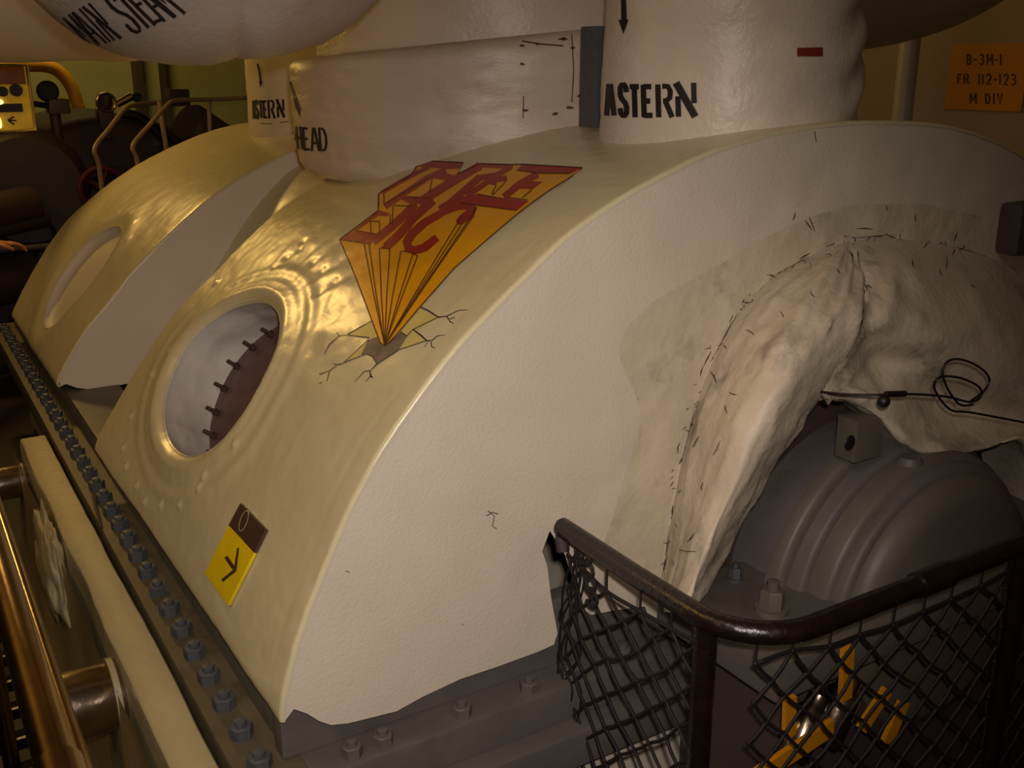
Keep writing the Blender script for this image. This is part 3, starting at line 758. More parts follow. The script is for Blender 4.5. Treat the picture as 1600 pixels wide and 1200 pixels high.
for (o_, i_, yi) in zip(outer, inner, YI):
    po = atY(*o_, 1.425); pi_ = atY(*i_, yi)
    mid = lambda k, y: atY(o_[0]*(1-k)+i_[0]*k, o_[1]*(1-k)+i_[1]*k, y)
    lerp = lambda t: 1.419+(yi-1.419)*t
    yr = 1.419+(yi-1.419)*[.74, .74, .74, .74, .76, .85, .92, 1, 1, 1][len(rows)]; pi_ = atY(*i_, yr)
    r = [po, mid(.10, lerp(.22)), mid(.28, lerp(.55)), mid(.52, lerp(.88)), mid(.78, lerp(.98)), pi_, pi_+Vector((.02, .03, -.01)), pi_+Vector((.05, max(.02, 1.40-yr), -.02))]
    rows.append(r)
def cd(p, i, j):
    if j > .75: return 0
    e = min(1, j*6); q_ = Vector((j*9, i*2.6, .3))
    rg = .0075*(1-abs(noise.noise(q_)))**5+.004*(1-abs(noise.noise(q_*2.3)))**6-.003
    w_ = abs(noise.noise(Vector((p.x*7, p.y*7, p.z*4))))
    return e*(rg+.003*fbm(p, 6, 31)+.010*(abs(fbm((p.x*1.6, p.y*1.6, p.z*.35), 12, 33)))-.004+.004*abs(fbm((p.x, p.y, p.z*.6), 30, 35)))
pad1 = grid_mesh('left_pad', rows, M_CLOTH, col_, 7, cd)
# right pad: cloth sheet pulled over the top of the gland
top = [(1330, 378), (1400, 370), (1500, 386), (1600, 428), (1690, 520), (1735, 640), (1750, 760)]
bot = [(1285, 612), (1340, 622), (1392, 655), (1450, 702), (1540, 698), (1610, 690), (1640, 800)]
creas = [(1330, 378), (1346, 430), (1345, 490), (1322, 552), (1285, 612)]; cy_ = [1.40, 1.30, 1.22, 1.208, 1.216]
rows = []
for k, (t_, b_) in enumerate(zip(top, bot)):
    r = []
    for q, tt in enumerate([0, .25, .5, .75, 1]):
        if k == 0: r.append(atY(*creas[q], cy_[q]))
        else:
            yy = [1.425, 1.29, 1.225, 1.275-.02*k/6, 1.215-.035*min(1, k/3)][q]
            r.append(atY(t_[0]*(1-tt)+b_[0]*tt, t_[1]*(1-tt)+b_[1]*tt, yy))
    e = r[-1]; r.append(e+Vector((.0, .04, -.012))); r.append(e+Vector((.0, .16, .02)))
    rows.append(r)
kn = atY(1290, 605, 1.2)
def rd(p, i, j):
    if j > .8: return 0
    d = p-kn; ang = math.atan2(d.z, d.x); rr = math.hypot(d.z, d.x)
    rg = .008*(1-abs(noise.noise(Vector((ang*5, rr*4, 1.3)))))**5+.004*(1-abs(noise.noise(Vector((ang*13, rr*9, 5.3)))))**5-.004
    return min(1, j*5)*(rg+.003*fbm(p, 7, 41)+.006*math.sin(ang*15+2*fbm(p, 4, 44))*math.exp(-(rr/.30)**2)+.006*abs(fbm(p, 13, 43)))
pad2 = grid_mesh('right_pad', rows, M_CLOTH, col_, 8, rd)
BC = bvh_of(pad1, pad2, face)
stt = []; random.seed(5)
for (x, y, l, a) in [(1240, 338, 14, 1.9), (1262, 352, 18, 1.0), (1258, 400, 22, -.5), (1300, 380, 22, -.5), (1268, 350, 26, 1.2), (1205, 432, 16, .3), (1160, 480, 14, -.8), (1166, 472, 16, .2), (1142, 498, 14, -1.2), (1172, 520, 16, .6), (1330, 400, 18, 1.3), (1352, 450, 12, 1.2),
                     (1270, 460, 10, 1.0), (1222, 492, 10, 1.2), (1310, 425, 9, 1.1), (1358, 448, 9, .5), (1386, 325, 10, 1.4), (1430, 340, 12, 1.6), (1426, 412, 12, 1.4), (1470, 425, 12, 1.3), (1478, 410, 20, 1.6), (1492, 370, 16, 1.9), (1520, 448, 8, .4), (1350, 358, 26, .05), (1390, 368, 20, .3),
                     (1105, 560, 26, -1.1), (1096, 580, 16, -1.3), (1115, 590, 22, 1.1), (1060, 700, 18, -1.4), (1062, 720, 10, -1.2), (1088, 690, 20, -1.1), (1135, 640, 14, 1.3), (1120, 700, 26, -1.1), (1098, 760, 14, -1.4), (1050, 800, 22, -1.5), (1080, 840, 18, -.9), (1075, 860, 26, .1), (1040, 880, 22, -1.3), (1146, 615, 12, .3)]:
    dx, dy_ = l/2*math.cos(a), l/2*math.sin(a)
    stt += stroke([(x-dx, y-dy_), (x+random.uniform(-2, 2), y+random.uniform(-2, 2)), (x+dx, y+dy_)], [.8, random.uniform(1.4, 2.4), .8])
seam = [(1030, 920), (1045, 820), (1062, 725), (1085, 635), (1112, 560), (1152, 488), (1205, 432), (1262, 400), (1330, 372), (1400, 366), (1470, 380), (1540, 400)]
for k in range(len(seam)-1):
    a, b_ = seam[k], seam[k+1]
    for q in range(5):
        t = random.random(); x = a[0]+(b_[0]-a[0])*t+random.gauss(0, 7); y = a[1]+(b_[1]-a[1])*t+random.gauss(0, 7); l = random.uniform(4, 11); an = random.uniform(0, PI)
        stt += stroke([(x, y), (x+l*.5*math.cos(an)+1.5, y+l*.5*math.sin(an)-1.5), (x+l*math.cos(an), y+l*math.sin(an))], [.6, random.uniform(1, 1.8), .6])
    if k % 2 == 0: stt += stroke([a, ((a[0]+b_[0])/2+2, (a[1]+b_[1])/2), b_], [.5, 1.6, .5])
decal('lacing_stitches', stt, BC, M_LINE, col_, .0014, 3)['kind'] = 'stuff'
# stained cloth band on the face beside the collar
M_BAND = mat('stained_canvas_band', (204, 192, 166), 0.55, var=0.06, nscale=10, bump=0.5, bscale=50, dirt=(120, 106, 90), dirt_amt=.6, dirt_scale=9)
band = [(1330, 320), (1250, 345), (1190, 375), (1130, 410), (1040, 460), (1010, 480), (975, 520), (968, 560), (990, 610), (1000, 660), (975, 750), (950, 830), (935, 870), (1028, 925), (1045, 800), (1062, 715), (1085, 635), (1112, 560), (1150, 490), (1205, 432), (1262, 400), (1325, 374), (1400, 368), (1500, 384), (1600, 426), (1600, 380), (1540, 340), (1440, 318)]
band = [(p.x, p.y) for p in catmull([(x, y, 0) for x, y in band[:13]], 5)]+band[13:]
decal('canvas_band', [band], bvh_of(face), M_BAND, col_, .0012, 7)

# ------------------------------------------------------------------ flange, bolts, beam, side lagging
fg = thing('casing_flange', 'grey bolted horizontal joint flange running along the foot of the casings', 'flange')
MB().box(.362, .72, 1.40, 5.1, .40, .472, .004).build('side_ledge', M_FLG, fg)
MB().box(.450, .62, 1.50, 5.0, .472, .545, .006).build('upper_step', M_GREY, fg)
fl_ = MB(); fl_.box(.47, 3.1, 1.375, 1.47, .40, .475, .008); fl_.build('front_ledge', M_GREY, fg)
fl_ = MB(); fl_.box(.44, 3.0, 1.45, 1.49, .475, .62, .008); fl_.build('front_upstand', M_GREY, fg)
fl_ = MB(); fl_.box(.42, 3.1, 1.33, 1.46, .325, .40, .008); fl_.build('lower_front_ledge', M_GREY, fg)
hb = MB(); hexbolt(hb, (0, 0, 0), (0, 0, 1), .022, .024, False)
bolt0 = hb.build('hex_bolt', M_BLUEGREY, fg, 'auto')
first = True; yb = 1.36
ys = [1.46+.0995*k for k in range(36)]
for k, y in enumerate(ys):
    o = bolt0 if k == 0 else bolt0.copy()
    if k: COL.objects.link(o)
    o.location = (.403, y, .472); o.rotation_euler = (0, 0, random.uniform(0, 1))
hb = MB(); hexbolt(hb, (0, 0, 0), (0, 0, 1), .019, .022, False); boltf = hb.build('front_bolt', M_GREY, fg, 'auto'); first = True
for px_, py2 in [(569, 1190), (615, 1168), (747, 1129), (850, 1085), (925, 1068), (1010, 1040)]:
    p = atZ(px_, py2, .495); o = boltf if first else boltf.copy(); first or COL.objects.link(o); first = False; o.location = (p.x, 1.405, .474); o.rotation_euler = (0, 0, random.uniform(0, 1))
sr = MB(); p0 = atZ(157, 770, .49); p1 = atZ(165, 825, .47); sr.tube([(p0.x-.02, p0.y, .485), (p0.x-.03, (p0.y+p1.y)/2, .49), (p1.x-.01, p1.y, .475)], .004, 8)
tag(sr.build('locking_wire', M_DKGREY), 'thin dark rod lying between two flange bolts on the left ledge', 'rod')

bmx = thing('edge_beam', 'cream painted beam running beside the bolted flange at the lower left', 'beam')
V = []; F = []
NY = 90
for i in range(NY+1):
    y = .6+(3.45-.6)*i/NY; w1 = .276+.008*fbm((0, y, 0), 2, 3); w2 = .352+.004*fbm((1, y, 0), 2, 5)+.012*math.exp(-((y-2.55)/.1)**2)*0; z = .455+.004*fbm((2, y, 0), 4, 6)
    for (x, zz) in [(w1, .10), (w1-.002, z-.02), (w1+.001, z-.003), (w1+.006, z), (w2-.003, z), (w2, z-.003), (w2+.001, z-.09)]: V.append((x, y, zz))
for i in range(NY):
    for j in range(6): q = i*7+j; F.append((q, q+1, q+8, q+7))
F.append(tuple(range(7))); F.append(tuple(NY*7+j for j in range(7)))
mesh_obj('beam_cap', V, F, M_BEAM, bmx, 'auto')
V = []; F = []
for i in range(61):
    y = .6+2.9*i/60
    for j in range(21):
        z = .42-.42*j/20; x = .256-.05*math.sin(j/20*PI*.5)**2*0+.008*fbm((0, y, z), 3, 8)-.03*(j/20)**2; V.append((x, y, z))
for i in range(60):
    for j in range(20): q = i*21+j; F.append((q, q+1, q+22, q+21))
mesh_obj('side_panel', V, F, M_TAN, bmx)
def blob(name, c, sx, sy, sz, m, seed, label, cat='lagging'):
    V = []; F = []; n = 22
    for i in range(n+1):
        th = PI*i/n
        for j in range(2*n):
            a = PI*j/n; d = Vector((math.sin(th)*math.cos(a), math.sin(th)*math.sin(a), math.cos(th))); k = 1+.35*fbm(d, 1.6, seed)+.10*fbm(d, 6, seed)
            V.append(Vector(c)+Vector((d.x*sx, d.y*sy, d.z*sz))*k)
    for i in range(n):
        for j in range(2*n): j2 = (j+1) % (2*n); F.append((i*2*n+j, i*2*n+j2, (i+1)*2*n+j2, (i+1)*2*n+j))
    return tag(mesh_obj(name, V, F, m), label, cat)
pc1 = atX(80, 885, .245)
blob('torn_lagging', (.245, pc1.y, pc1.z), .03, .20, .13, M_BEAM, 3, 'ragged bundle of torn cream cloth lagging on the side panel at the left edge')

def stub(px, py, r, label):
    p = atX(px, py, .262); t = thing('pipe_stub', label, 'pipe', 'polished pipe stubs below the beam'); 
    mb = MB(); mb.lathe([(r*.9, 0), (r, .004), (r, .13), (r*.96, .135), (0, .135)], (p.x-.12, p.y, p.z), (1, 0, 0), 40)
    mb.lathe([(0, .002), (r*.9, .0)], (p.x-.12, p.y, p.z), (1, 0, 0), 40); mb.build('barrel', M_CHROME, t)
    rg = MB(); rg.lathe([(r, .112), (r*1.06, .112), (r*1.06, .124), (r, .124)], (p.x-.12, p.y, p.z), (1, 0, 0), 40); rg.build('end_ring', M_BEAM, t)
    return t
stub(180, 1085, .072, 'larger polished steel pipe stub beside the handrail at the lower left')
stub(36, 750, .052, 'smaller polished pipe stub at the left edge, farther along the beam')

# handrails at the lower left
hr = thing('handrail', 'tarnished brass handrail tube in the lower left corner', 'railing')
A = Vector((.062, .25, .975)); B = Vector((.070, 2.3, .93))
MB().tube([A, A.lerp(B, .33)], .024, 24).build('tube', M_BRASS, hr)
MB().tube([A.lerp(B, .33), B], .020, 24).build('tube', M_BRASS, hr)
MB().tube([(.115, .25, .70), (.12, 2.6, .70)], .014, 18).build('mid_rail', M_BRASS, hr)
for y in (.35, 2.28): MB().tube([(.066, y, -.02), (.066, y, .94)], .018, 14).build('post', M_BRASS, hr)
# deck grating
gr = thing('deck_grating', 'dark bar grating walkway at the lower left edge', 'grating')
mb = MB()
for k in range(40): mb.box(-1.2, .2, .2+k*.14, .21+k*.14, .0, .03)
for k in range(24): mb.box(-1.2+k*.06, -1.195+k*.06, .2, 5.8, .0, .03)
g_ = mb.build('grating_bars', M_RAIL, gr, False); g_['kind'] = 'stuff'
MB().box(-1.22, .215, .18, .2, -.02, .04).build('edge_bar', M_RAIL, gr, False)

# lower cream casing under the flange
lc = MB(); lc.box(.46, 3.0, 1.42, 5.0, .0, .315, .02)
tag(lc.build('lower_casing', M_FACE), 'cream lagged lower casing showing beneath the grey front flange', 'turbine casing')

# ------------------------------------------------------------------ bearing pedestal inside the railing
be = thing('bearing_housing', 'grey domed shaft bearing housing behind the dark railing', 'bearing')
gpts = []
MB().lathe([(0, 0), (.47, 0), (.48, .01), (.48, .03)], (1.80, 1.385, .62), (0, 1, 0), 60).build('gland_plate', M_DKGREY, be)
cx, cz = 1.70, .565
def dome(name, r, y0, y1, m, edge=.015):
    mb = MB()
    mb.lathe([(0, 0), (r-edge*1.6, 0), (r-edge*.5, edge*.3), (r, edge), (r, y1-y0)], (cx, y0, cz), (0, 1, 0), 72)
    return mb.build(name, m, be)
dome('outer_ring', .345, 1.235, 1.27, M_GREY2, .010)
dome('outer_groove', .318, 1.20, 1.40, M_GREY, .01)
dome('middle_ring', .302, 1.15, 1.21, M_GREY2, .012)
dome('inner_step', .288, 1.125, 1.16, M_GREY, .01)
dome('end_cover', .272, 1.085, 1.13, M_GREY2, .03)
MB().box(1.17, 2.32, 1.04, 1.36, .56, .635, .012).build('base_flange', M_GREY, be)
MB().box(1.25, 2.25, 1.10, 1.36, .0, .57, .01).build('pedestal', M_DKGREY, be)
for (px_, py2, r) in [(1205, 955, .021), (1148, 905, .012), (1240, 965, .0)]:
    if r == 0: continue
    p = atZ(px_, py2, .635); hb = MB(); hexbolt(hb, (p.x, p.y, .635), (0, 0, 1), r*1.1, r*2.2); hb.build('flange_bolt', M_GREY2 if r > .015 else M_BLUEGREY, be)
lug = MB(); p = atY(1347, 672, 1.22)
lug.box(p.x-.038, p.x+.038, 1.20, 1.25, p.z-.055, p.z+.03, .006); lug.build('lifting_lug', M_GREY2, be)
p = atY(1328, 692, 1.199); MB().ball(p, .014, 10, (1, .25, 1.1)).build('lug_hole', M_BLACK, be)
p = atY(1425, 700, 1.2); MB().lathe([(0, 0), (.026, 0), (.026, .035), (.02, .045), (0, .045)], (p.x-.03, 1.18, p.z-.05), (0, 0, 1), 20).build('oil_cap', M_GREY, be)

# wire with ball and loop
wi = thing('wire_lanyard', 'thin dark wire with a ball and a coiled loop in front of the cloth collar', 'wire')
Yw = 1.09
pts = catmull([atY(1283, 612, 1.19), atY(1320, 616, 1.14), atY(1380, 617, Yw), atY(1430, 616, Yw), atY(1480, 620, Yw), atY(1515, 628, Yw), atY(1532, 620, Yw), atY(1530, 605, Yw), atY(1505, 592, Yw-.01), atY(1478, 588, Yw-.01), atY(1462, 594, Yw-.01), atY(1462, 612, Yw), atY(1485, 640, Yw+.01), atY(1520, 645, Yw), atY(1600, 660, Yw), atY(1640, 668, Yw)], 8)
MB().tube(pts, .0022, 8).build('wire', M_BLACK, wi)
pts = catmull([atY(1516, 627, Yw), atY(1536, 612, Yw), atY(1546, 595, Yw), atY(1538, 580, Yw), atY(1518, 567, Yw), atY(1495, 561, Yw), atY(1478, 567, Yw), atY(1473, 585, Yw), atY(1482, 610, Yw), atY(1500, 632, Yw), atY(1520, 632, Yw)], 8)
MB().tube(pts, .0022, 8).build('loop', M_BLACK, wi)
MB().ball(atY(1381, 627, Yw), .011, 12).build('ball', M_BLACK, wi)
MB().tube([atY(1384, 616, Yw), atY(1414, 615, Yw)], .0055, 10).build('ferrule', M_BLACK, wi)
eb = MB(); p = atY(1600, 360, 1.37)
eb.box(p.x-.030, p.x+.09, 1.36, 1.421, p.z-.058, p.z+.062, .020)
tag(eb.build('junction_box', M_DKGREY), 'rounded plum grey box cut off by the right edge of the picture', 'box')

# ------------------------------------------------------------------ guard railing and nets
ra = thing('guard_railing', 'dark brown pipe railing with a rounded corner and netting at the lower right', 'railing')
RZ = .782
arc = [(.985, 1.42, RZ+.004), (.988, 1.20, RZ), (.990, 1.07, RZ)]
for k in range(1, 9): a = PI/2*k/8; arc.append((1.115-.125*math.cos(a), 1.06-.125*math.sin(a), RZ))
arc += [(1.3, .935, RZ), (1.64, .935, RZ), (2.3, .935, RZ)]
MB().tube(arc, .0185, 20).build('top_rail', M_RAIL, ra)
MB().tube([(1.36, .935, RZ), (1.44, .935, RZ)], .0225, 20).build('rail_sleeve', M_RAIL, ra)
MB().tube([(.993, 1.035, .05), (.993, 1.035, RZ-.01)], .019, 18).build('post', M_RAIL, ra)
MB().tube([(1.655, .935, .05), (1.655, .935, RZ-.01)], .019, 18).build('post', M_RAIL, ra)
MB().tube([(2.3, .935, -.02), (2.3, .935, RZ)], .019, 18).build('post', M_RAIL, ra)
MB().tube([(.985, 1.415, .74), (.982, 1.43, .80)], .013, 12).build('end_bracket', M_DKGREY, ra)
def net(name, origin, du, length, z0, z1, cell, seed, gather=None):
    rnd = random.Random(seed); mb = MB(); du = Vector(du); o = Vector(origin); s = cell/math.sqrt(2); nodes = {}
    nn = Vector((-du.y, du.x, 0))
    K = int(length/s)+2; J = int((z0-z1)/s)+1
    def pos(i, j):
        if (i, j) in nodes: return nodes[(i, j)]
        u = i*s+rnd.uniform(-.11, .11)*s; v = j*s+rnd.uniform(-.11, .11)*s
        u = min(max(u, 0), length)
        sag = .02*math.sin(min(1, u/length)*PI)*(1-v/(z0-z1)*.6) if j < 4 else .012*math.sin(u/length*PI)
        z = z0-v-sag; off = .006*fbm((u, v, seed), 9, seed)
        if gather:
            gu, gz, st_ = gather; kk = math.exp(-((u-gu)/.12)**2-((v-gz)/.30)**2)*st_; u += (gu-u)*kk
        p = o+du*u+nn*off; p.z = z; nodes[(i, j)] = p; return p
    for i in range(K):
        for j in range(J):
            if (i+j) % 2: continue
            for di in (-1, 1):
                if 0 <= i+di < K and j+1 < J:
                    a, b = pos(i, j), pos(i+di, j+1); m_ = a.lerp(b, .5)+Vector((0, 0, -.002))+nn*rnd.uniform(-.002, .002)
                    mb.tube([a, m_, b], .0034, 5, False)
            mb.ball(pos(i, j), .0050, 3)
            if j == 0:
                a = pos(i, 0); t = Vector((a.x, a.y, RZ-.0)); mb.tube([a, t], .0022, 5, False)
    # head rope
    top_ = [pos(i, i % 2) if False else pos(i, 0) for i in range(0, K, 2)]
    mb.tube(catmull(top_, 3), .0036, 6)
    ob = mb.build(name, M_NET, ra, True); ob['kind'] = 'stuff'; return ob
net('side_net', (.985, 1.40, 0), (0.02, -1, 0), .355, RZ-.045, .05, .050, 3, gather=(0.0, .03, .55))
net('front_net', (1.03, .965, 0), (1, -.045, 0), .60, RZ-.05, .05, .053, 5)
net('front_net', (1.68, .935, 0), (1, 0, 0), .60, RZ-.05, .05, .053, 9)
# gathered cord bundle under the rail end
mb = MB(); rnd = random.Random(11)
for k in range(7):
    x0 = atX(905+rnd.uniform(-8, 8), 850+rnd.uniform(-4, 4), .985); pts = [x0]
    for q in range(1, 7): pts.append(atX(898+rnd.uniform(-22, 14)-q*2, 850+q*58, .985)+Vector((rnd.uniform(-.006, .006), 0, 0)))
    mb.tube(catmull(pts, 5), .0022, 5)
for k in range(4):
    p = atX(915+k*3, 868+k*22, .98); mb.tube([p+Vector((0, .018*math.cos(a), .018*math.sin(a))) for a in [PI*q/5+PI*.4 for q in range(8)]], .0032, 6)
o = mb.build('gathered_cords', M_NET, ra, True); o['kind'] = 'stuff'

# yellow steelwork and shiny cylinders low behind the net
def bar(name, a, b, wd, m, parent, dep=.010):
    mb = MB(); a = Vector(a); b = Vector(b); t = (b-a).normalized(); s_ = t.cross(Vector((0, 1, 0))).normalized()
    V = []
    for p in (a, b):
        for sx in (-1, 1):
            for sy in (-1, 1): V.append(p+s_*sx*wd/2+Vector((0, sy*dep/2, 0)))
    mb.add(V, [(0, 1, 3, 2), (4, 6, 7, 5), (0, 4, 5, 1), (2, 3, 7, 6), (0, 2, 6, 4), (1, 5, 7, 3)])
    return mb.build(name, m, parent, False)
Yy = 1.02
for (a, b, wd, lab) in [((1324, 1012), (1320, 1092), .026, 'upright yellow steel bar, highest of those behind the front net'),
                        ((1234, 1090), (1232, 1150), .024, 'short upright yellow bar left of the highest yellow bar behind the net'),
                        ((1386, 1078), (1345, 1140), .028, 'slanting yellow bar right of the highest yellow bar behind the net'),
                        ((1412, 1096), (1385, 1160), .030, 'short slanting yellow bar, rightmost behind the front net'),
                        ((1300, 1135), (1180, 1215), .034, 'long slanting yellow bar low at the bottom edge behind the net')]:
    tag(bar('yellow_bar', atY(*a, Yy), atY(*b, Yy), wd, M_YTOOL, None), lab, 'bar', 'yellow bars behind the front net')
for (px_, py2, r, l, lab) in [(1318, 1112, .032, .10, 'shiny steel cylinder among the yellow bars behind the net, upper one'), (1272, 1132, .028, .09, 'shiny steel cylinder lower left among the yellow bars behind the net')]:
    p = atY(px_, py2, 1.045); mb = MB(); mb.lathe([(0, 0), (r*.8, 0), (r, .01), (r, l), (r*.7, l+.01), (r*.7, l+.03), (0, l+.03)], p-Vector((.05, 0, .05)), (.6, .1, .8), 24)
    tag(mb.build('steel_cylinder', M_CHROME), lab, 'cylinder', 'steel cylinders behind the front net')

# ------------------------------------------------------------------ background machinery beyond the casings
def bp(px, py, Y): return atY(px, py, Y)
gc = thing('gear_case', 'huge dark rounded gear case beyond the rear casing', 'machine')
c0 = bp(185, 400, 7.0); rr = (bp(185, 178, 7.0)-c0).length
mb = MB(); mb.lathe([(0, 0), (rr*.92, 0), (rr*.97, .03), (rr, .08), (rr, 1.2)], (c0.x, 6.9, c0.z), (0, 1, 0), 72); mb.build('drum', M_MACH, gc)
mb = MB(); mb.lathe([(rr*.55, -.04), (rr*.6, -.06), (rr*.65, -.04), (rr*.65, .02)], (c0.x, 6.9, c0.z), (0, 1, 0), 60); mb.build('raised_ring', M_MACH, gc)
for k in range(16):
    a = 2*PI*k/16; hb = MB(); hexbolt(hb, (c0.x+rr*.85*math.cos(a), 6.9, c0.z+rr*.85*math.sin(a)), (0, -1, 0), .03, .03); hb.build('hex_bolt', M_MACH, gc)
MB().box(c0.x-rr*1.15, c0.x+rr*1.1, 6.7, 8.0, -.02, .35, .02).build('base', M_MACH, gc)
b0 = bp(55, 188, 6.6)
sh = MB(); sh.lathe([(0, 0), (.28, 0), (.33, .05), (.34, .12), (.34, .5)], (bp(40, 290, 6.2).x, 6.12, bp(40, 290, 6.4).z), (0, 1, 0), 48)
tag(sh.build('dark_drum', M_MACH), 'dark round drum left of the gear case under the lit gauge panel', 'machine')
# amber gauge panel, an added glow stands in for lamplight on its glass
gpn = thing('gauge_panel', 'bright yellow glass fronted panel with dark gauges at the left edge', 'panel')
a = bp(-30, 205, 5.2); b_ = bp(40, 104, 5.2)
MB().box(a.x, b_.x, 5.2, 5.24, a.z, b_.z, .003).build('panel_glass', M_AMBERGLOW, gpn, False)
fr = MB(); fr.tube([(a.x, 5.19, b_.z+.006), (b_.x+.004, 5.19, b_.z+.006), (b_.x+.006, 5.19, a.z), (a.x, 5.19, a.z-.012)], .009, 8); fr.build('frame', M_CHROME, gpn)
p = bp(6, 117, 5.19); MB().box(p.x-.16, p.x+.085, 5.185, 5.2, p.z-.04, p.z+.036, .004).build('upper_window', mat('dim_amber_window', (120, 66, 14), 0.3, var=.3, nscale=20, bump=.1), gpn, False)
for (px_, py2, r) in [(25, 141, .027), (4, 143, .022)]:
    mb = MB(); p = bp(px_, py2, 5.19); mb.lathe([(0, 0), (r, 0), (r, .02)], (p.x, 5.178, p.z), (0, 1, 0), 20); mb.build('gauge', M_BLACK, gpn)
p = bp(10, 168, 5.19); MB().box(p.x-.07, p.x+.065, 5.18, 5.2, p.z-.02, p.z+.016).build('dark_bar', M_BLACK, gpn, False)
p = bp(18, 188, 5.19)
mb = MB(); mb.tube([(p.x-.014, 5.192, p.z), (p.x+.012, 5.192, p.z+.016)], .004, 6); mb.tube([(p.x-.014, 5.192, p.z), (p.x+.008, 5.192, p.z-.018)], .004, 6); mb.tube([(p.x-.014, 5.192, p.z), (p.x+.02, 5.192, p.z-.002)], .003, 6); mb.build('arrow_mark', M_BLACK, gpn)
p = bp(0, 160, 5.19); MB().ball(p, .014, 8).build('lamp_reflection', M_GLINT, gpn); p = bp(0, 192, 5.19); MB().ball(p, .012, 8, (.6, .6, 2)).build('lamp_reflection', M_GLINT, gpn)  # glowing balls stand in for lamplight mirrored in the panel
# yellow bend and dark valve
yb_ = MB(); yb_.tube(catmull([bp(-20, 107, 8.4), bp(45, 102, 8.4), bp(82, 106, 8.4), bp(106, 127, 8.4), bp(120, 160, 8.4), bp(124, 200, 8.4), bp(124, 420, 8.4)], 8), .046, 20)
tag(yb_.build('yellow_pipe', M_YPIPE), 'bright yellow pipe bend beside the gauge panel', 'pipe')
vv = thing('valve', 'black round valve handwheel inside the yellow pipe bend', 'valve')
MB().lathe([(0, 0), (.045, 0), (.058, .012), (.058, .03), (0, .035)], bp(76, 143, 6.3), (-.1, 1, 0), 24).build('handwheel', M_BLACK, vv)
p = bp(92, 165, 6.3); MB().box(p.x-.05, p.x+.06, 6.3, 6.45, p.z-.045, p.z+.035, .012).build('valve_body', M_DKGREY, vv)
p = bp(50, 160, 6.3); MB().tube([bp(40, 160, 6.3), bp(90, 168, 6.35)], .016, 10).build('stem', M_BLACK, vv)
MB().tube([(bp(85, 172, 6.4).x, 6.4, bp(85, 172, 6.4).z), (bp(85, 172, 6.4).x, 6.4, .3)], .03, 12).build('inlet_pipe', M_DKGREY, vv)
# valve cluster
vc_ = thing('valve', 'small polished valve with a loop handle on top of the gear case', 'valve')
c = bp(165, 160, 6.9)
MB().tube([c+Vector((.055*math.cos(t), -.02, .055*math.sin(t))) for t in [2*PI*k/20 for k in range(20)]], .008, 8, closed=True).build('loop_handle', M_CHROME, vc_)
MB().lathe([(0, -.05), (.035, -.05), (.045, 0), (.03, .05), (0, .05)], c, (.2, -.3, 1), 20).build('valve_body', M_DKGREY, vc_)
MB().tube([bp(182, 163, 6.9), bp(206, 150, 6.9)], [.022, .026], 16).build('barrel', M_CHROME, vc_)
MB().box(c.x-.05, c.x+.04, 6.88, 7.0, c.z-.16, c.z-.04, .01).build('foot', M_DKGREY, vc_)
MB().lathe([(0, 0), (.03, 0), (.03, .03), (0, .03)], bp(213, 152, 6.88), (0, -1, 0), 16).build('end_knob', M_BLACK, vc_)
pp = MB(); pp.tube(catmull([bp(190, 178, 6.85), bp(215, 182, 6.85), bp(240, 200, 6.85), bp(262, 222, 6.85)], 5), [.03]*16, 12)
tag(pp.build('hose', M_BLACK), 'dark thick hose curving down the right side of the gear case', 'hose')
hmp = MB(); hmp.lathe([(0, 0), (.11, 0), (.13, .03), (.13, .35), (0, .36)], bp(292, 190, 6.6), (.55, .3, -.35), 32)
tag(hmp.build('motor_body', M_DKGREY), 'brownish cylinder leaning behind the crest of the rear casing', 'motor')
# grey tubular rails
def rail(name, pts, r, label, grp=None):
    return tag(MB().tube(catmull(pts, 6), r, 10).build(name, M_TUBE), label, 'railing', grp)
rail('bent_handrail', [bp(163, 330, 5.6), bp(155, 260, 5.6), bp(148, 232, 5.6), bp(170, 202, 5.7), bp(194, 172, 5.8), bp(212, 164, 6.0), bp(250, 160, 6.2)], .0125, 'bent grey handrail tube in front of the gear case, left one')
rail('bent_handrail', [bp(219, 300, 5.6), bp(214, 250, 5.6), bp(208, 227, 5.6), bp(235, 194, 5.7), bp(262, 164, 5.8), bp(280, 157, 5.9), bp(340, 155, 6.1), bp(420, 151, 6.2)], .0125, 'right hand bent grey handrail tube, running across to the far ASTERN pipe')
rail('rail_stanchion', [bp(249, 158, 5.9), bp(254, 195, 5.9), bp(263, 250, 5.9)], .014, 'upright grey stanchion between the two bent handrails and the rear casing')
rail('rail_stanchion', [bp(326, 156, 6.1), bp(329, 220, 6.1)], .013, 'short grey stanchion near the crest of the rear casing')
# red handwheel
rw = thing('handwheel', 'dark red valve handwheel partly hidden behind the rear casing', 'handwheel')
c = bp(160, 296, 6.0)
mb = MB(); mb.tube([c+Vector((.115*math.cos(t), 0, .115*math.sin(t))) for t in [2*PI*k/28 for k in range(28)]], .014, 8, closed=True); mb.build('rim', M_REDW, rw)
for k in range(5):
    a = 2*PI*k/5; MB().tube([c, c+Vector((.11*math.cos(a), 0, .11*math.sin(a)))], .010, 8).build('spoke', M_REDW, rw)
MB().tube([c+Vector((0, -.03, 0)), c+Vector((0, .9, 0))], .02, 10).build('stem', M_MACH, rw)
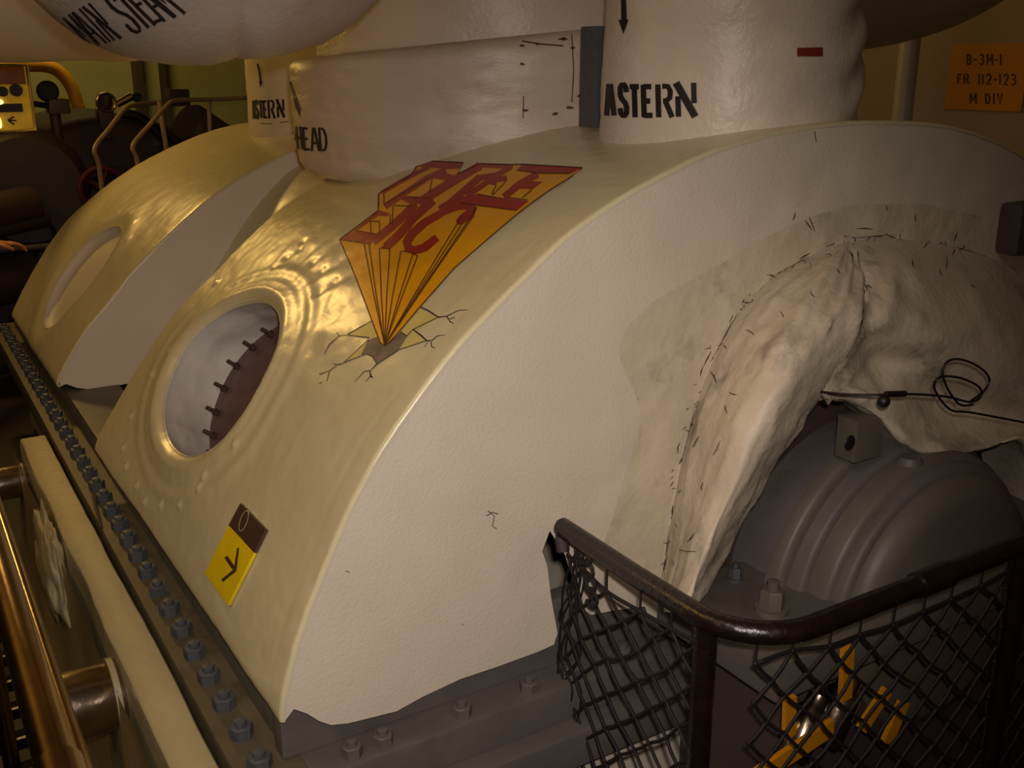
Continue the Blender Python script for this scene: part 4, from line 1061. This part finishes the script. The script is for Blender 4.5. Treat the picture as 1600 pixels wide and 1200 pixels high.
# dark uprights on back bulkhead
for k, (x0, x1, y1) in enumerate([(203, 217, 152), (246, 253, 156)]):
    a = bp(x0, 60, 9.9); b_ = bp(x1, 60, 9.9)
    tag(MB().box(a.x, b_.x, 9.85, 9.99, 0, 3.4, .01).build('bulkhead_stiffener', M_DKGREY), ['wider', 'narrower'][k]+' dark upright stiffener on the yellow bulkhead', 'post')
a = bp(222, 80, 9.95)
p = bp(281, 150, 7.5); MB()
tag(MB().box(p.x-.07, p.x+.07, 7.5, 7.6, p.z-.07, p.z+.045, .01).build('switch_box', M_DKGREY), 'small dark box with knobs against the yellow bulkhead', 'box')
# stack of dark pipes at far left
for k, (px_, py2, r) in enumerate([(8, 330, .10), (30, 350, .05), (5, 440, .12), (12, 560, .08)]):
    a = bp(px_-60, py2+12, 5.75); b_ = bp(px_+40, py2-10, 5.95)
    tag(MB().tube([a, b_], r, 20).build('dark_pipe', M_MACH), ['upper', 'thin', 'thick middle', 'lowest'][k]+' dark pipe in the shadows at the left edge', 'pipe')
lp = MB(); lp.tube(catmull([bp(62, 352, 6.1), bp(66, 344, 6.1), bp(76, 350, 6.1), bp(84, 362, 6.1), bp(90, 420, 6.1), bp(90, 640, 6.1)], 5), .012, 8)
tag(lp.build('hook', M_BLACK), 'small dark hooked bar against the gear case above the rear casing', 'hook')
lr = MB(); lr.tube([(-.9, 5.66, .70), (1.0, 5.70, .715)], .016, 12)
for x in (-.8, -.1, .9): lr.tube([(x, 5.67, -.02), (x, 5.67, .70)], .014, 10)
tag(lr.build('low_rail', M_MACH), 'low dark rail that the person rests a hand on', 'railing')

# ------------------------------------------------------------------ person at the left edge (only a hand is in view)
pe = thing('person', 'person at the left edge, one bare hand on a low rail, pale sleeve', 'person')
def skin(name, verts, edges, radii, m, sub=2, root=0):
    me = bpy.data.meshes.new(name); me.from_pydata(verts, edges, []); o = bpy.data.objects.new(name, me); COL.objects.link(o)
    md = o.modifiers.new('s', 'SKIN'); md.use_smooth_shade = True; ss = o.modifiers.new('u', 'SUBSURF'); ss.levels = sub; ss.render_levels = sub
    for i, r in enumerate(radii): me.skin_vertices[0].data[i].radius = (r, r) if not isinstance(r, tuple) else r
    me.skin_vertices[0].data[root].use_root = True
    dg = bpy.context.evaluated_depsgraph_get(); ev = bpy.data.meshes.new_from_object(o.evaluated_get(dg))
    bpy.data.objects.remove(o); ev.name = name; ev.materials.clear(); ev.materials.append(m)
    ev.polygons.foreach_set('use_smooth', [True]*len(ev.polygons))
    o2 = bpy.data.objects.new(name, ev); COL.objects.link(o2); o2.parent = pe; return o2
X0, Y0 = -.02, 5.45
wr = Vector((.455, 5.60, .765))
el = Vector((.26, 5.40, .98)); shR = Vector((X0+.15, Y0+.02, 1.38))
vb = [(X0, Y0, .92), (X0, Y0, 1.12), (X0, Y0, 1.32), (X0, Y0, 1.44), (X0, Y0-.0, 1.50), shR, el, wr, (X0-.17, Y0, 1.38), (X0-.24, Y0+.02, 1.10), (X0-.22, Y0+.12, .86),
      (X0+.09, Y0, .86), (X0+.10, Y0+.02, .48), (X0+.10, Y0-.02, .08), (X0+.11, Y0+.10, .03), (X0-.09, Y0, .86), (X0-.11, Y0+.02, .48), (X0-.11, Y0-.02, .08), (X0-.12, Y0+.10, .03)]
eb_ = [(0, 1), (1, 2), (2, 3), (3, 4), (2, 5), (5, 6), (6, 7), (2, 8), (8, 9), (9, 10), (0, 11), (11, 12), (12, 13), (13, 14), (0, 15), (15, 16), (16, 17), (17, 18)]
skin('body', vb, eb_, [(.15, .11), (.14, .10), (.15, .11), .06, .05, .06, .042, .026, .06, .042, .028, .085, .06, .04, .035, .085, .06, .04, .035], M_TROUS)
skin('shirt', [(X0, Y0, .95), (X0, Y0, 1.12), (X0, Y0, 1.32), (X0, Y0, 1.43), shR, el, wr-(wr-el)*.10, (X0-.17, Y0, 1.38), (X0-.24, Y0+.02, 1.10), (X0-.225, Y0+.10, .90)], [(0, 1), (1, 2), (2, 3), (2, 4), (4, 5), (5, 6), (2, 7), (7, 8), (8, 9)],
     [(.165, .12), (.155, .112), (.165, .12), .068, .07, .054, .040, .07, .054, .038], M_SHIRT)
hd = MB(); hd.ball((X0, Y0+.01, 1.62), .1, 16, (.78, .95, 1.18)); hd.lathe([(.055, -.14), (.052, -.06), (.05, 0)], (X0, Y0, 1.56), (0, 0, 1), 20); hd.ball((X0, Y0+.11, 1.60), .018, 8, (.8, 1.2, 1.4))
for s in (-1, 1): hd.ball((X0+s*.08, Y0, 1.61), .026, 8, (.4, .8, 1.2))
hd.build('head', M_SKIN, pe, True)
ey = MB()
for s in (-1, 1): ey.ball((X0+s*.032, Y0+.093, 1.625), .011, 8)
ey.ball((X0, Y0+.100, 1.56), .02, 8, (1.1, .3, .3)); ey.build('face_features', M_TROUS, pe, True)
MB().ball((X0, Y0-.012, 1.655), .105, 16, (.82, .95, 1.0)).build('hair', M_HAIR, pe, True)
# hand: palm and five fingers laid over the rail
hx = Vector((1, .25, -.18)).normalized(); hz = Vector((0, 0, 1)); hyv = hz.cross(hx).normalized(); hz = hx.cross(hyv)
def H(a, b, c): return wr+hx*a+hyv*b+hz*c
hv = [H(-.02, 0, 0), H(.02, 0, 0), H(.055, 0, .003), H(.085, 0, .002)]; he = [(0, 1), (1, 2), (2, 3)]; hrad = [(.026, .020), (.030, .018), (.040, .015), (.040, .012)]
skin('palm', hv, he, hrad, M_SKIN)
for k, (b, L_) in enumerate([(-.030, .070), (-.010, .080), (.010, .075), (.029, .060)]):
    sp2 = (k-1.5)*.008
    skin('finger', [H(.070, b*.9, 0), H(.092, b, .006), H(.092+L_*.4, b+sp2*.5, .004), H(.092+L_*.72, b+sp2, -.010), H(.092+L_*.9, b+sp2*1.2, -.028)], [(0, 1), (1, 2), (2, 3), (3, 4)], [.0095, .0098, .009, .008, .0065], M_SKIN)
skin('thumb', [H(.015, -.022, 0), H(.035, -.048, -.004), H(.062, -.066, -.012), H(.085, -.070, -.022)], [(0, 1), (1, 2), (2, 3)], [.012, .012, .010, .008], M_SKIN)
